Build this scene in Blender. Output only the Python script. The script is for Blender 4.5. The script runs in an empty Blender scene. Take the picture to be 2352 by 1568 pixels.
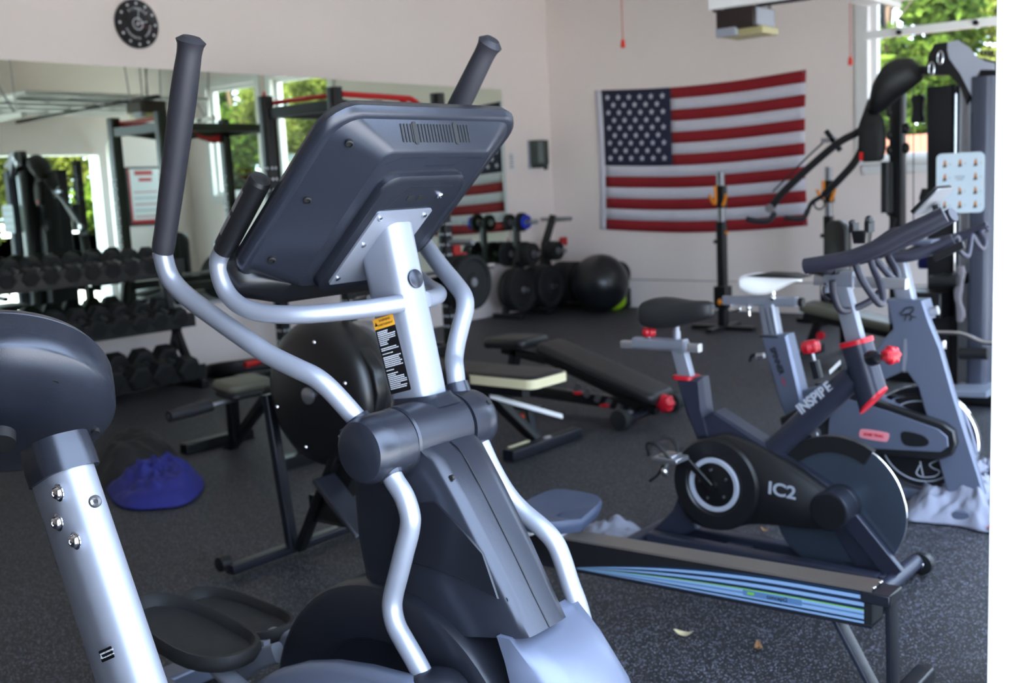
import bpy, bmesh, math, random
from mathutils import Vector as V, Matrix as M4, noise
random.seed(7)
PI=math.pi; C=bpy.context.scene.collection
# ---------------------------------------------------------------- camera
CX,CY,FP,CH=1176.,784.,2504.,1.38
YAW,PIT,ROL=.687,.141,-.048
FW=V((-math.sin(YAW)*math.cos(PIT),math.cos(YAW)*math.cos(PIT),-math.sin(PIT)))
_r=V((math.cos(YAW),math.sin(YAW),0)); _u=_r.cross(FW)
RT=_r*math.cos(ROL)+_u*math.sin(ROL); UP=_u*math.cos(ROL)-_r*math.sin(ROL)
EYE=V((0,0,CH))
def ray(px,py): return FW+RT*((px-CX)/FP)-UP*((py-CY)/FP)
def at(px,py,z): return EYE+ray(px,py)*z
def hit(px,py,ax,v):
    d=ray(px,py); return EYE+d*((v-EYE[ax])/d[ax])
cd=bpy.data.cameras.new('camera'); cam=bpy.data.objects.new('camera',cd); C.objects.link(cam)
cam.matrix_world=M4(((RT.x,UP.x,-FW.x,0),(RT.y,UP.y,-FW.y,0),(RT.z,UP.z,-FW.z,CH),(0,0,0,1)))
cd.sensor_width=36; cd.lens=FP/2352*36; cd.clip_start=.02; cd.clip_end=200
cd.dof.use_dof=True; cd.dof.focus_distance=1.62; cd.dof.aperture_fstop=5.6
bpy.context.scene.camera=cam
vs=bpy.context.scene.view_settings; vs.view_transform='Standard'; vs.look='None'; vs.gamma=1; vs.use_curve_mapping=False
XL,YB,XR,YF,ZC=-7.596,10.129,-.6,-3.2,3.75
# ---------------------------------------------------------------- frames
class Fr:
    def __init__(s,x,y,ang,z=0):
        s.o=V((x,y,z)); s.a=ang; c,n=math.cos(ang),math.sin(ang)
        s.u=V((c,n,0)); s.v=V((-n,c,0))
    def l(s,p):
        d=V(p)-s.o; return V((d.dot(s.u),d.dot(s.v),d.z))
    def w(s,p): return s.o+s.u*p[0]+s.v*p[1]+V((0,0,p[2]))
    def on(s,px,py,x=None,y=None,z=None):
        d=ray(px,py); e=EYE-s.o
        if y is not None: t=(y-e.dot(s.v))/d.dot(s.v)
        elif x is not None: t=(x-e.dot(s.u))/d.dot(s.u)
        else: t=(z-e.z)/d.z
        return s.l(EYE+d*t)
    def at(s,px,py,z): return s.l(at(px,py,z))
    def mat(s): return M4.Translation(s.o)@M4.Rotation(s.a,4,'Z')
def fr_px(r,f,mid=True):   # frame from two floor points (rear, front); x axis rear->front
    a=hit(r[0],r[1],2,0); b=hit(f[0],f[1],2,0); d=b-a; o=(a+b)/2 if mid else a
    return Fr(o.x,o.y,math.atan2(d.y,d.x))
# ---------------------------------------------------------------- mesh builder
def basis(ax):
    ax=V(ax).normalized(); h=V((0,0,1)) if abs(ax.z)<.9 else V((1,0,0))
    x=h.cross(ax).normalized(); return x,ax.cross(x),ax
def spl(pts,res=6,closed=False):
    P=[V(p) for p in pts]; n=len(P)
    if n<3 or res<2: return P
    out=[]
    rng=range(n if closed else n-1)
    for i in rng:
        p1=P[i];p2=P[(i+1)%n]
        p0=P[i-1] if (i>0 or closed) else p1*2-p2
        p3=P[(i+2)%n] if (i+2<n or closed) else p2*2-p1
        for k in range(res):
            t=k/res
            out.append(.5*((2*p1)+(p2-p0)*t+(2*p0-5*p1+4*p2-p3)*t*t+(3*p1-p0-3*p2+p3)*t*t*t))
    if not closed: out.append(P[-1].copy())
    return out
def rrect(w,h,r,n=4):      # rounded rectangle outline, centred
    o=[]
    for cx,cy,a in ((w/2-r,h/2-r,0),(-w/2+r,h/2-r,90),(-w/2+r,-h/2+r,180),(w/2-r,-h/2+r,270)):
        for k in range(n+1):
            t=math.radians(a+90*k/n); o.append((cx+r*math.cos(t),cy+r*math.sin(t)))
    return o
def circ(r,n=24,ry=None):
    ry=ry or r; return [(r*math.cos(2*PI*k/n),ry*math.sin(2*PI*k/n)) for k in range(n)]
class MB:
    def __init__(s): s.v=[];s.f=[];s.mi=[];s.cur=0
    def add(s,vs_,fs):
        b=len(s.v); s.v+= [V(p) for p in vs_]; s.f+=[tuple(i+b for i in f) for f in fs]; s.mi+=[s.cur]*len(fs); return s
    def m(s,i): s.cur=i; return s
    def loft(s,secs,cap=(1,1),closed=False):
        n=len(secs[0]); vv=[p for q in secs for p in q]; ff=[]; k=len(secs)
        for i in range(k if closed else k-1):
            a=i*n;b=((i+1)%k)*n
            for j in range(n):
                j2=(j+1)%n; ff.append((a+j,a+j2,b+j2,b+j))
        if not closed:
            if cap[0]: ff.append(tuple(range(n-1,-1,-1)))
            if cap[1]: ff.append(tuple((k-1)*n+j for j in range(n)))
        return s.add(vv,ff)
    def box(s,c,d,rz=0,rx=0,ry=0):
        R=M4.Rotation(rz,3,'Z')@M4.Rotation(ry,3,'Y')@M4.Rotation(rx,3,'X'); c=V(c)
        v=[c+R@V((d[0]/2*a,d[1]/2*b,d[2]/2*e)) for a in(-1,1) for b in(-1,1) for e in(-1,1)]
        return s.add(v,[(0,1,3,2),(4,6,7,5),(0,4,5,1),(2,3,7,6),(0,2,6,4),(1,5,7,3)])
    def cyl(s,p0,p1,r0,r1=None,n=20,cap=(1,1)):
        p0=V(p0);p1=V(p1); r1=r0 if r1 is None else r1; x,y,a=basis(p1-p0)
        sec=[[p+x*(r*math.cos(2*PI*k/n))+y*(r*math.sin(2*PI*k/n)) for k in range(n)] for p,r in((p0,r0),(p1,r1))]
        return s.loft(sec,cap)
    def sweep(s,pts,prof,res=6,scales=None,side=None,cap=(1,1),closed=False):
        P=spl(pts,res,closed); n=len(P); secs=[]; px=None
        if callable(prof): pf=prof
        else: pf=lambda t:prof
        for i,p in enumerate(P):
            t=(P[(i+1)%n]-P[i-1]) if closed else (P[min(i+1,n-1)]-P[max(i-1,0)])
            t.normalize()
            if side is not None: x=V(side)-t*V(side).dot(t)
            elif px is None: x=basis(t)[0]
            else: x=px-t*px.dot(t)
            x.normalize(); px=x; y=t.cross(x)
            q=pf(i/(n-1)) ; sc=1 if scales is None else _interp(scales,i/(n-1))
            secs.append([p+x*(a*sc)+y*(b*sc) for a,b in q])
        return s.loft(secs,cap,closed)
    def tube(s,pts,r,n=14,res=6,closed=False,scales=None,cap=(1,1)):
        return s.sweep(pts,circ(r,n),res,scales,None,cap,closed)
    def bar(s,p0,p1,w,h,side=(0,1,0),r=0):   # rectangular bar; w along side
        return s.sweep([p0,p1],rrect(w,h,r,3) if r else [(w/2,h/2),(-w/2,h/2),(-w/2,-h/2),(w/2,-h/2)],1,None,side)
    def lathe(s,prof,o,ax,n=32,cap=(1,1),ang=1.0):
        x,y,a=basis(ax); o=V(o)
        return s.loft([[o+a*h+x*(r*math.cos(2*PI*k/n))+y*(r*math.sin(2*PI*k/n)) for k in range(n)] for r,h in prof],cap)
    def prism(s,pts,o,ex,ey,d,inset=0):       # outline in plane (ex,ey) at o, thickness d centred
        o=V(o);ex=V(ex).normalized();ey=V(ey).normalized();ez=ex.cross(ey)
        if inset:
            n=len(pts);c=V((sum(p[0] for p in pts)/n,sum(p[1] for p in pts)/n))
            ins=[]
            for i in range(n):
                a=V(pts[i-1]);b=V(pts[i]);e=V(pts[(i+1)%n]); 
                d1=(b-a).normalized();d2=(e-b).normalized(); nn=V((-(d1.y+d2.y),d1.x+d2.x))
                if nn.length<1e-6: nn=V((-d1.y,d1.x))
                nn.normalize(); ins.append(b+nn*inset)
            area=sum(pts[i-1][0]*pts[i][1]-pts[i][0]*pts[i-1][1] for i in range(n))
            if area<0: ins=[V(pts[i])*2-ins[i] for i in range(n)]
            secs=[[o+ex*p[0]+ey*p[1]+ez*z for p in q] for q,z in((ins,-d/2),(pts,-d/2+inset),(pts,d/2-inset),(ins,d/2))]
        else: secs=[[o+ex*p[0]+ey*p[1]+ez*z for p in pts] for z in(-d/2,d/2)]
        return s.loft(secs)
    def ell(s,c,r,nu=24,nv=14,R=None):
        c=V(c); R=R or M4.Identity(3); secs=[]
        if not hasattr(r,'__len__'): r=(r,r,r)
        for i in range(nv+1):
            t=PI*i/nv; q=max(math.sin(t),.002)
            secs.append([c+R@V((r[0]*q*math.cos(2*PI*k/nu),r[1]*q*math.sin(2*PI*k/nu),-r[2]*math.cos(t))) for k in range(nu)])
        return s.loft(secs)
    def torus(s,c,ax,R,r,n=36,m=10):
        x,y,a=basis(ax);c=V(c)
        return s.loft([[c+(x*math.cos(2*PI*i/n)+y*math.sin(2*PI*i/n))*(R+r*math.cos(2*PI*k/m))+a*(r*math.sin(2*PI*k/m)) for k in range(m)] for i in range(n)],closed=True)
    def build(s,name,mats,par=None,F=None,smooth=35,bev=0,seg=2,sub=0):
        if F is not None: s.v=[F.l(p) for p in s.v]
        me=bpy.data.meshes.new(name); me.from_pydata([tuple(p) for p in s.v],[],s.f)
        for m_ in (mats if isinstance(mats,(list,tuple)) else [mats]): me.materials.append(m_)
        if isinstance(mats,(list,tuple)):
            for p,i in zip(me.polygons,s.mi): p.material_index=i
        bm=bmesh.new(); bm.from_mesh(me); bmesh.ops.recalc_face_normals(bm,faces=bm.faces); bm.to_mesh(me); bm.free()
        if smooth:
            me.polygons.foreach_set('use_smooth',[True]*len(me.polygons)); me.set_sharp_from_angle(angle=math.radians(smooth))
        me.update()
        o=bpy.data.objects.new(name,me); C.objects.link(o)
        if bev:
            b=o.modifiers.new('bevel','BEVEL'); b.width=bev; b.segments=seg; b.limit_method='ANGLE'; b.angle_limit=math.radians(40)
        if sub:
            b=o.modifiers.new('sub','SUBSURF'); b.levels=sub; b.render_levels=sub
        if par is not None: o.parent=par
        return o
def _interp(t,x):
    if hasattr(t[0],'__len__'):
        for (a,va),(b,vb) in zip(t,t[1:]):
            if x<=b: return va+(vb-va)*((x-a)/(b-a) if b>a else 0)
        return t[-1][1]
    k=x*(len(t)-1); i=min(int(k),len(t)-2); return t[i]+(t[i+1]-t[i])*(k-i)
def tag(o,label,cat,group=None,kind=None):
    if label: o['label']=label
    if cat: o['category']=cat
    if group: o['group']=group
    if kind: o['kind']=kind
    return o
def thing(name,label,cat,F,group=None):
    o=bpy.data.objects.new(name,None); o.empty_display_size=.1; C.objects.link(o)
    o.matrix_world=F.mat() if isinstance(F,Fr) else M4.Translation(V(F)); return tag(o,label,cat,group)
def solo(mb,name,mat,label,cat,F,group=None,**k):   # thing that is one mesh, built in local coords of F
    o=mb.build(name,mat,None,**k); o.matrix_world=F.mat() if isinstance(F,Fr) else M4.Translation(V(F)); return tag(o,label,cat,group)
def struct(o): o['kind']='structure'; return o
def copy_tree(o,par=None):
    c=o.copy(); C.objects.link(c)
    if par is not None: c.parent=par
    for ch in [k for k in bpy.data.objects if k.parent==o]: copy_tree(ch,c)
    return c
def text(body,size,par,mat,o,ex,ey,ext=.0006,name='lettering',sx=1,bold=0,align='CENTER',F=None):
    cu=bpy.data.curves.new('t','FONT'); cu.body=body; cu.size=size; cu.align_x=align; cu.align_y='CENTER'; cu.extrude=ext; cu.offset=bold
    to=bpy.data.objects.new('t',cu); C.objects.link(to)
    dg=bpy.context.evaluated_depsgraph_get(); me=bpy.data.meshes.new_from_object(to.evaluated_get(dg)); bpy.data.objects.remove(to)
    ex=V(ex).normalized(); ey=V(ey); ey=(ey-ex*ey.dot(ex)).normalized(); ez=ex.cross(ey)
    me.transform(M4(((ex.x*sx,ey.x,ez.x,o[0]),(ex.y*sx,ey.y,ez.y,o[1]),(ex.z*sx,ey.z,ez.z,o[2]),(0,0,0,1))))
    me.materials.clear(); me.materials.append(mat)
    ob=bpy.data.objects.new(name,me); C.objects.link(ob)
    if par is not None: ob.parent=par
    return ob
# ---------------------------------------------------------------- materials
def lin(c): return tuple((x/12.92 if x<=.04045 else ((x+.055)/1.055)**2.4) for x in [k/255 for k in c])+(1,)
def mat(name,col,rough=.5,metal=0,spec=.5,bump=0,bs=200,var=0,vs_=8,coat=0,em=0,trans=0,alpha=1,rgb=True):
    m=bpy.data.materials.new(name); m.use_nodes=True; nt=m.node_tree; b=nt.nodes['Principled BSDF']
    c=lin(col) if rgb else tuple(col)+(1,)
    b.inputs['Base Color'].default_value=c; b.inputs['Roughness'].default_value=rough; b.inputs['Metallic'].default_value=metal
    b.inputs['Specular IOR Level'].default_value=spec
    if coat: b.inputs['Coat Weight'].default_value=coat; b.inputs['Coat Roughness'].default_value=.1
    if trans: b.inputs['Transmission Weight'].default_value=trans
    if em: b.inputs['Emission Color'].default_value=c; b.inputs['Emission Strength'].default_value=em
    tc=None
    if bump or var:
        tc=nt.nodes.new('ShaderNodeTexCoord')
    n=nt.nodes.new('ShaderNodeTexNoise'); tcn=tc or nt.nodes.new('ShaderNodeTexCoord'); nt.links.new(tcn.outputs['Object'],n.inputs['Vector'])
    n.inputs['Scale'].default_value=vs_; n.inputs['Detail'].default_value=3
    mx=nt.nodes.new('ShaderNodeMix'); mx.data_type='RGBA'; mx.blend_type='MULTIPLY'; mx.inputs[0].default_value=var or .06
    mx.inputs[6].default_value=c; nt.links.new(n.outputs['Fac'],mx.inputs[7]); nt.links.new(mx.outputs[2],b.inputs['Base Color'])
    if bump:
        n2=nt.nodes.new('ShaderNodeTexNoise'); n2.inputs['Scale'].default_value=bs; nt.links.new(tcn.outputs['Object'],n2.inputs['Vector'])
        bp=nt.nodes.new('ShaderNodeBump'); bp.inputs['Strength'].default_value=bump; bp.inputs['Distance'].default_value=.002
        nt.links.new(n2.outputs['Fac'],bp.inputs['Height']); nt.links.new(bp.outputs['Normal'],b.inputs['Normal'])
    return m
K={}
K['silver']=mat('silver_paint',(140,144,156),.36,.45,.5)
K['silver2']=mat('silver_plastic',(96,103,122),.36,.35,.5)
K['satin']=mat('satin_grey_plastic',(44,47,57),.27,.45,.6,bump=.08,bs=900)
K['satind']=mat('dark_grey_plastic',(28,30,38),.33,.25,.5,bump=.08,bs=900)
K['black']=mat('black_plastic',(20,20,23),.4)
K['blackm']=mat('black_painted_steel',(17,17,19),.33,0,.5)
K['rubber']=mat('black_rubber',(22,22,24),.7,bump=.2,bs=300)
K['foam']=mat('grip_foam',(33,32,39),.62,bump=.15,bs=500)
K['pad']=mat('black_vinyl_pad',(26,26,28),.45,bump=.1,bs=150)
K['chrome']=mat('chrome',(225,225,230),.12,1)
K['steel']=mat('brushed_steel',(170,172,178),.3,.9)
K['alu']=mat('aluminium',(190,190,195),.35,.8)
K['white']=mat('white_gloss',(235,235,235),.35)
K['red']=mat('red_plastic',(190,22,40),.35)
K['redm']=mat('red_painted_steel',(190,24,26),.35)
K['orange']=mat('orange_plastic',(236,140,20),.4)
K['yellow']=mat('yellow_sticker',(240,170,50),.5)
K['label']=mat('black_label',(14,14,16),.4)
K['ink']=mat('white_ink',(215,218,225),.5)
K['cream']=mat('cream_piping',(225,215,175),.5)
K['green']=mat('green_rubber',(160,205,30),.5)
K['blue']=mat('blue_fabric',(28,33,118),.7,bump=.3,bs=60)
K['hole']=mat('screw_recess',(8,8,10),.6)
K['glassy']=mat('smoked_disc',(30,34,42),.1,.3)
SKY=5.5; SUN=16.0; EXPO=1.05
# ================================================================ setting
def wallmat(name,col):
    return mat(name,col,.85,0,.25,bump=.08,bs=120,var=.05,vs_=1.2)
K['wall']=wallmat('painted_wall',(248,236,231)); K['ceil']=wallmat('ceiling_paint',(244,242,238))
K['trim']=mat('trim_white',(238,238,236),.45); K['curb']=K['wall']
# rubber flake floor
fm=bpy.data.materials.new('rubber_flake_floor'); fm.use_nodes=True; nt=fm.node_tree; b=nt.nodes['Principled BSDF']
tc=nt.nodes.new('ShaderNodeTexCoord')
def flake(scale,thr,col,prev):
    v=nt.nodes.new('ShaderNodeTexVoronoi'); v.inputs['Scale'].default_value=scale; nt.links.new(tc.outputs['Object'],v.inputs['Vector'])
    bw=nt.nodes.new('ShaderNodeSeparateColor'); nt.links.new(v.outputs['Color'],bw.inputs[0])
    c=nt.nodes.new('ShaderNodeMath'); c.operation='GREATER_THAN'; c.inputs[1].default_value=thr; nt.links.new(bw.outputs[0],c.inputs[0])
    l=nt.nodes.new('ShaderNodeMath'); l.operation='LESS_THAN'; l.inputs[1].default_value=.45; nt.links.new(v.outputs['Distance'],l.inputs[0])
    q=nt.nodes.new('ShaderNodeMath'); q.operation='MULTIPLY'; nt.links.new(c.outputs[0],q.inputs[0]); nt.links.new(l.outputs[0],q.inputs[1])
    mx=nt.nodes.new('ShaderNodeMix'); mx.data_type='RGBA'; nt.links.new(q.outputs[0],mx.inputs[0]); mx.inputs[7].default_value=lin(col)
    if prev is None: mx.inputs[6].default_value=lin((22,22,26))
    else: nt.links.new(prev,mx.inputs[6])
    return mx.outputs[2]
o=flake(170,.80,(92,94,106),None); o=flake(260,.90,(140,144,158),o); o=flake(60,.97,(70,74,90),o)
nt.links.new(o,b.inputs['Base Color']); b.inputs['Roughness'].default_value=.6; b.inputs['Specular IOR Level'].default_value=.5
n2=nt.nodes.new('ShaderNodeTexNoise'); n2.inputs['Scale'].default_value=150; nt.links.new(tc.outputs['Object'],n2.inputs['Vector'])
bp=nt.nodes.new('ShaderNodeBump'); bp.inputs['Strength'].default_value=.25; bp.inputs['Distance'].default_value=.002
nt.links.new(n2.outputs['Fac'],bp.inputs['Height']); nt.links.new(bp.outputs['Normal'],b.inputs['Normal'])
K['floor']=fm
def slab(name,lo,hi,m,holes=None):
    c=[(a+b)/2 for a,b in zip(lo,hi)]; return struct(MB().box(c,[b-a for a,b in zip(lo,hi)]).build(name,m,smooth=0))
slab('floor',(XL-.2,YF-.2,-.12),(XR+.2,YB+.2,0),K['floor'])
slab('ceiling',(XL-.2,YF-.2,ZC),(XR+.2,YB+.2,ZC+.15),K['ceil'])
slab('wall_left',(XL-.2,YF,-.02),(XL,YB+.2,ZC),K['wall'])
slab('wall_front',(XL-.2,YF-.2,-.02),(XR+.2,YF,ZC),K['wall'])
def wall_holes(name,ax,pos,th,a0,a1,z0,z1,holes,m):
    # wall in plane axis ax at pos, thickness th, running a0..a1 with holes (h0,h1,zb,zt)
    mb=MB(); ps=sorted(holes); cur=a0
    def bx(s,e,zb,zt):
        if e-s<1e-4 or zt-zb<1e-4: return
        if ax==1: mb.box(((s+e)/2,pos+th/2,(zb+zt)/2),(e-s,th,zt-zb))
        else: mb.box((pos+th/2,(s+e)/2,(zb+zt)/2),(th,e-s,zt-zb))
    for h0,h1,zb,zt in ps:
        bx(cur,h0,z0,z1); bx(h0,h1,z0,zb); bx(h0,h1,zt,z1); cur=h1
    bx(cur,a1,z0,z1)
    return struct(mb.build(name,m,smooth=0))
W1=(XL+3.70,XL+4.90,1.46,3.04); W2=(XL+5.25,XL+6.40,1.46,3.04)
wall_holes('wall_back',1,YB,.2,XL,XR+.2,-.02,ZC,[W1,W2],K['wall'])
D1=(6.18,8.62,0,2.13); D2=(3.05,5.49,0,2.13); D3=(.12,2.352,0,2.6)
wall_holes('wall_right',0,XR,.2,YF,YB,-.02,ZC,[D3,D2,D1],K['wall'])
# low curb that stands out of the back and left walls
struct(MB().box(((XL+XR)/2,YB-.012,.15),(XR-XL,.024,.30)).build('baseboard_back',K['curb'],bev=.004))
struct(MB().box(((XL+XR)/2,YB-.005,.304),(XR-XL,.010,.006)).build('trim_6',mat('painted_shadow_line',(90,92,98),.8)))  # thin dark strip paints the shadow line along the curb top
# windows in the back wall
def window(n,W):
    x0,x1,z0,z1=W; mb=MB(); t=.055
    for (a,b_,c,d) in ((x0,x0+t,z0,z1),(x1-t,x1,z0,z1),(x0+t,x1-t,z0,z0+t),(x0+t,x1-t,z1-t,z1)):
        mb.box(((a+b_)/2,YB+.10,(c+d)/2),(b_-a,.07,d-c))
    for (a,b_,c,d) in ((x0-.12,x0,z0-.0,z1+.12),(x1,x1+.12,z0,z1+.12),(x0,x1,z1,z1+.12)):
        mb.box(((a+b_)/2,YB-.012,(c+d)/2),(b_-a,.024,d-c))
    w=struct(mb.build('window_%d'%n,K['trim'],bev=.004))
    s_=MB().box(((x0+x1)/2,YB+.03,z0-.02),(x1-x0+.2,.2,.05)).box(((x0+x1)/2,YB-.012,z0-.085),(x1-x0+.12,.024,.08)).build('window_sill',K['trim'],w,bev=.006)
    g=MB().box(((x0+x1)/2,YB+.10,(z0+z1)/2),(x1-x0-.1,.006,z1-z0-.1)).build('window_pane',K['glass'],w,smooth=0)
gm=bpy.data.materials.new('window_glass'); gm.use_nodes=True; nt=gm.node_tree; nt.nodes.clear()
o_=nt.nodes.new('ShaderNodeOutputMaterial'); mxs=nt.nodes.new('ShaderNodeMixShader'); tr=nt.nodes.new('ShaderNodeBsdfTransparent'); gl=nt.nodes.new('ShaderNodeBsdfGlossy')
gl.inputs['Roughness'].default_value=.02; tr.inputs['Color'].default_value=(.96,.98,.97,1)
mxs.inputs[0].default_value=.05; nt.links.new(tr.outputs[0],mxs.inputs[1]); nt.links.new(gl.outputs[0],mxs.inputs[2]); nt.links.new(mxs.outputs[0],o_.inputs[0])
K['glass']=gm
window(1,W1); window(2,W2)
# jambs round the garage openings
for n,D in ((1,D1),(2,D2),(3,D3)):
    mb=MB(); y0,y1,_,zt=D
    for y in (y0+.012,y1-.012): mb.box((XR+.09,y,zt/2),(.26,.024,zt))
    mb.box((XR+.09,(y0+y1)/2,zt-.012),(.26,y1-y0-.05,.024))
    struct(mb.build('trim_%d'%n,K['trim'],bev=.003))
# ground outside
gnd=mat('pale_concrete',(214,212,205),.9,bump=.3,bs=40,var=.2,vs_=2)
struct(MB().box((9.6,3,-.17),(20,60,.1)).box((-14,60.4,-.17),(120,100,.1)).box((70,3,-.17),(100.8,160,.1)).build('driveway',gnd,smooth=0))
# daylight
w=bpy.data.worlds.new('sky'); bpy.context.scene.world=w; w.use_nodes=True; nt=w.node_tree; bg=nt.nodes['Background']
tcw=nt.nodes.new('ShaderNodeNewGeometry'); sp=nt.nodes.new('ShaderNodeSeparateXYZ'); nt.links.new(tcw.outputs['Incoming'],sp.inputs[0])
rp=nt.nodes.new('ShaderNodeValToRGB'); nt.links.new(sp.outputs['Z'],rp.inputs[0])
rp.color_ramp.elements[0].position=0; rp.color_ramp.elements[0].color=(.60,.76,1,1)
rp.color_ramp.elements[1].position=.6; rp.color_ramp.elements[1].color=(.26,.48,1,1)
nt.links.new(rp.outputs[0],bg.inputs[0]); bg.inputs[1].default_value=SKY
sd=bpy.data.lights.new('sun','SUN'); sd.energy=SUN; sd.angle=.02; sd.color=(1,.93,.82); so=bpy.data.objects.new('sun',sd); C.objects.link(so)
so.rotation_euler=(math.radians(28),math.radians(-16),0)
vs.exposure=EXPO
# mirror along the left wall
mir=bpy.data.materials.new('mirror_glass'); mir.use_nodes=True; b=mir.node_tree.nodes['Principled BSDF']
b.inputs['Base Color'].default_value=(.79,.90,.77,1); b.inputs['Metallic'].default_value=1; b.inputs['Roughness'].default_value=.0
t=thing('wall_mirror','large frameless mirror covering the left wall from knee height up behind the dumbbell rack','mirror',V((XL,6.0,.568)))
MB().box((.004,0,.925),(.008,6.56,1.85)).build('mirror_sheet',mir,t,smooth=0)
MB().box((.006,0,-.012),(.014,6.56,.024)).box((.003,-3.28,.925),(.009,.004,1.85)).box((.003,3.28,.925),(.009,.004,1.85)).build('bottom_channel',K['alu'],t,smooth=0)
# ================================================================ elliptical trainer in the foreground
E=Fr(-1.483,1.512,0)
el=thing('elliptical_trainer','large silver and grey elliptical trainer in the foreground, its console seen from behind','elliptical trainer',E)
def tr(pts,y): return [E.on(a,b,y=y) for a,b in pts]
def trs(pts):  return [E.on(a,b,y=y) for a,b,y in pts]
# mast
ms=rrect(.106,.078,.026,5)
MB().sweep([(.022,0,.86),(-.02,0,1.08),(-.055,0,1.25),(-.072,0,1.335)],ms,4,None,(1,0,0)).build('mast',K['silver'],el)
MB().lathe([(.0185,-.006),(.0185,.0015),(.016,.003)],(.010,0,1.213),(1,0,.22),24).build('mast_plug',K['satin'],el)
# hub and body shroud
hub=MB().lathe([(.060,-.1105),(.0635,-.106),(.0635,.040),(.060,.0445)],(.042,0,.92),(0,1,0),40)
hub.build('hub_cover',K['satin'],el)
fr=tr([(1010,945),(1060,1040),(1110,1130),(1180,1270),(1225,1365),(1262,1440)],-.033)
fr=[V((p.x,-.033,p.z)) for p in fr]; fr=[V((.062,-.033,.955)),V((.1065,-.033,.908))]+fr[1:]
def bodysec(k):   # horizontal-ish section of the shroud at profile point k
    return fr[k]
secs=[]
rear=[(-.0,.95),(-.05,.92),(-.085,.90),(-.10,.82),(-.10,.70),(-.09,.62),(-.02,.52)]
hw=[.070,.0765,.074,.072,.069,.065,.062]
for p,rr,h in zip(fr,rear,hw):
    x0,z0=rr; x1,z1=p.x,p.z; dx,dz=x1-x0,z1-z0
    q=[]
    for (a,bb) in ((1,.0),(1.0,.6),(.992,.88),(.955,1),(.5,1.0),(.06,1),(0,.86)): q.append((x0+dx*a,-.033-h*bb,z0+dz*a))
    q+= [(x,-.066-y,z) for x,y,z in q[::-1] if y!=-.033]
    secs.append(q)
MB().loft(secs).build('body_shroud',K['satin'],el,smooth=50)
# fairing where the mast enters and seam down the nose
MB().sweep([(.012,0,.955),(.008,0,.972),(.006,0,.985)],rrect(.124,.094,.034,5),2,[1.2,1.02,.92],(1,0,0)).build('mast_collar',K['satin'],el)
MB().sweep([p+V((.0006,0,.0004)) for p in fr[1:]],[(.0012,.0008),(-.0012,.0008),(-.0012,-.0008),(.0012,-.0008)],4,None,(0,1,0)).build('nose_seam',K['label'],el)
# darker panel added to paint the shade on the shroud's near side
sp=tr([(900,1160),(1000,1150),(1062,1215),(1110,1270),(1145,1375),(1060,1330),(960,1295),(905,1285)],-.105)
MB().prism([(p.x,p.z) for p in sp],(0,-.104,0),(1,0,0),(0,0,1),.006,inset=.002).build('side_shade_panel',K['satind'],el)
# lower shroud, silver
lf=tr([(1265,1442),(1330,1500),(1395,1600),(1440,1720)],0); lr=tr([(1165,1446),(1185,1520),(1205,1600),(1220,1720)],-.1)
secs=[]
for p,q in zip(lf,lr):
    s=[]
    for (a,bb) in ((1,0),(.99,.5),(.9,.85),(.7,1),(0,1.02)): s.append((q.x-.02+(p.x-q.x+.02)*a,-.105*bb,p.z if a>.8 else (p.z+q.z)/2))
    s+=[(x,-y,z) for x,y,z in s[::-1] if y!=0]; secs.append(s)
MB().loft(secs).build('lower_shroud',K['silver2'],el,smooth=60)
lip=tr([(1205,1430),(1212,1462)],-.09)
# flywheel housing
fc=V((-.03,0,.27))
MB().lathe([(.02,-.09),(.165,-.09),(.175,-.104),(.235,-.108),(.242,-.118),(.334,-.120),(.347,-.113),(.352,-.102),(.352,.09),(.345,.10),(.32,.105),(.19,.09),(.02,.085)],fc,(0,1,0),72,cap=(1,1)).build('flywheel_housing',K['satind'],el)
# stabiliser and frame below the housing
MB().box((.0,0,.10),(1.1,.07,.06)).box((.48,0,.045),(.09,.55,.06)).box((-1.15,0,.045),(.09,.6,.06)).box((-.75,0,.09),(.9,.07,.05)).build('base_frame',K['silver2'],el,bev=.01)
for sy in(-1,1):
    MB().lathe([(.01,0),(.04,.004),(.052,.02),(.052,.03)],(-.30,sy*.118,.27),(0,-1,0),28).build('crank_hub',K['black'],el)
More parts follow.
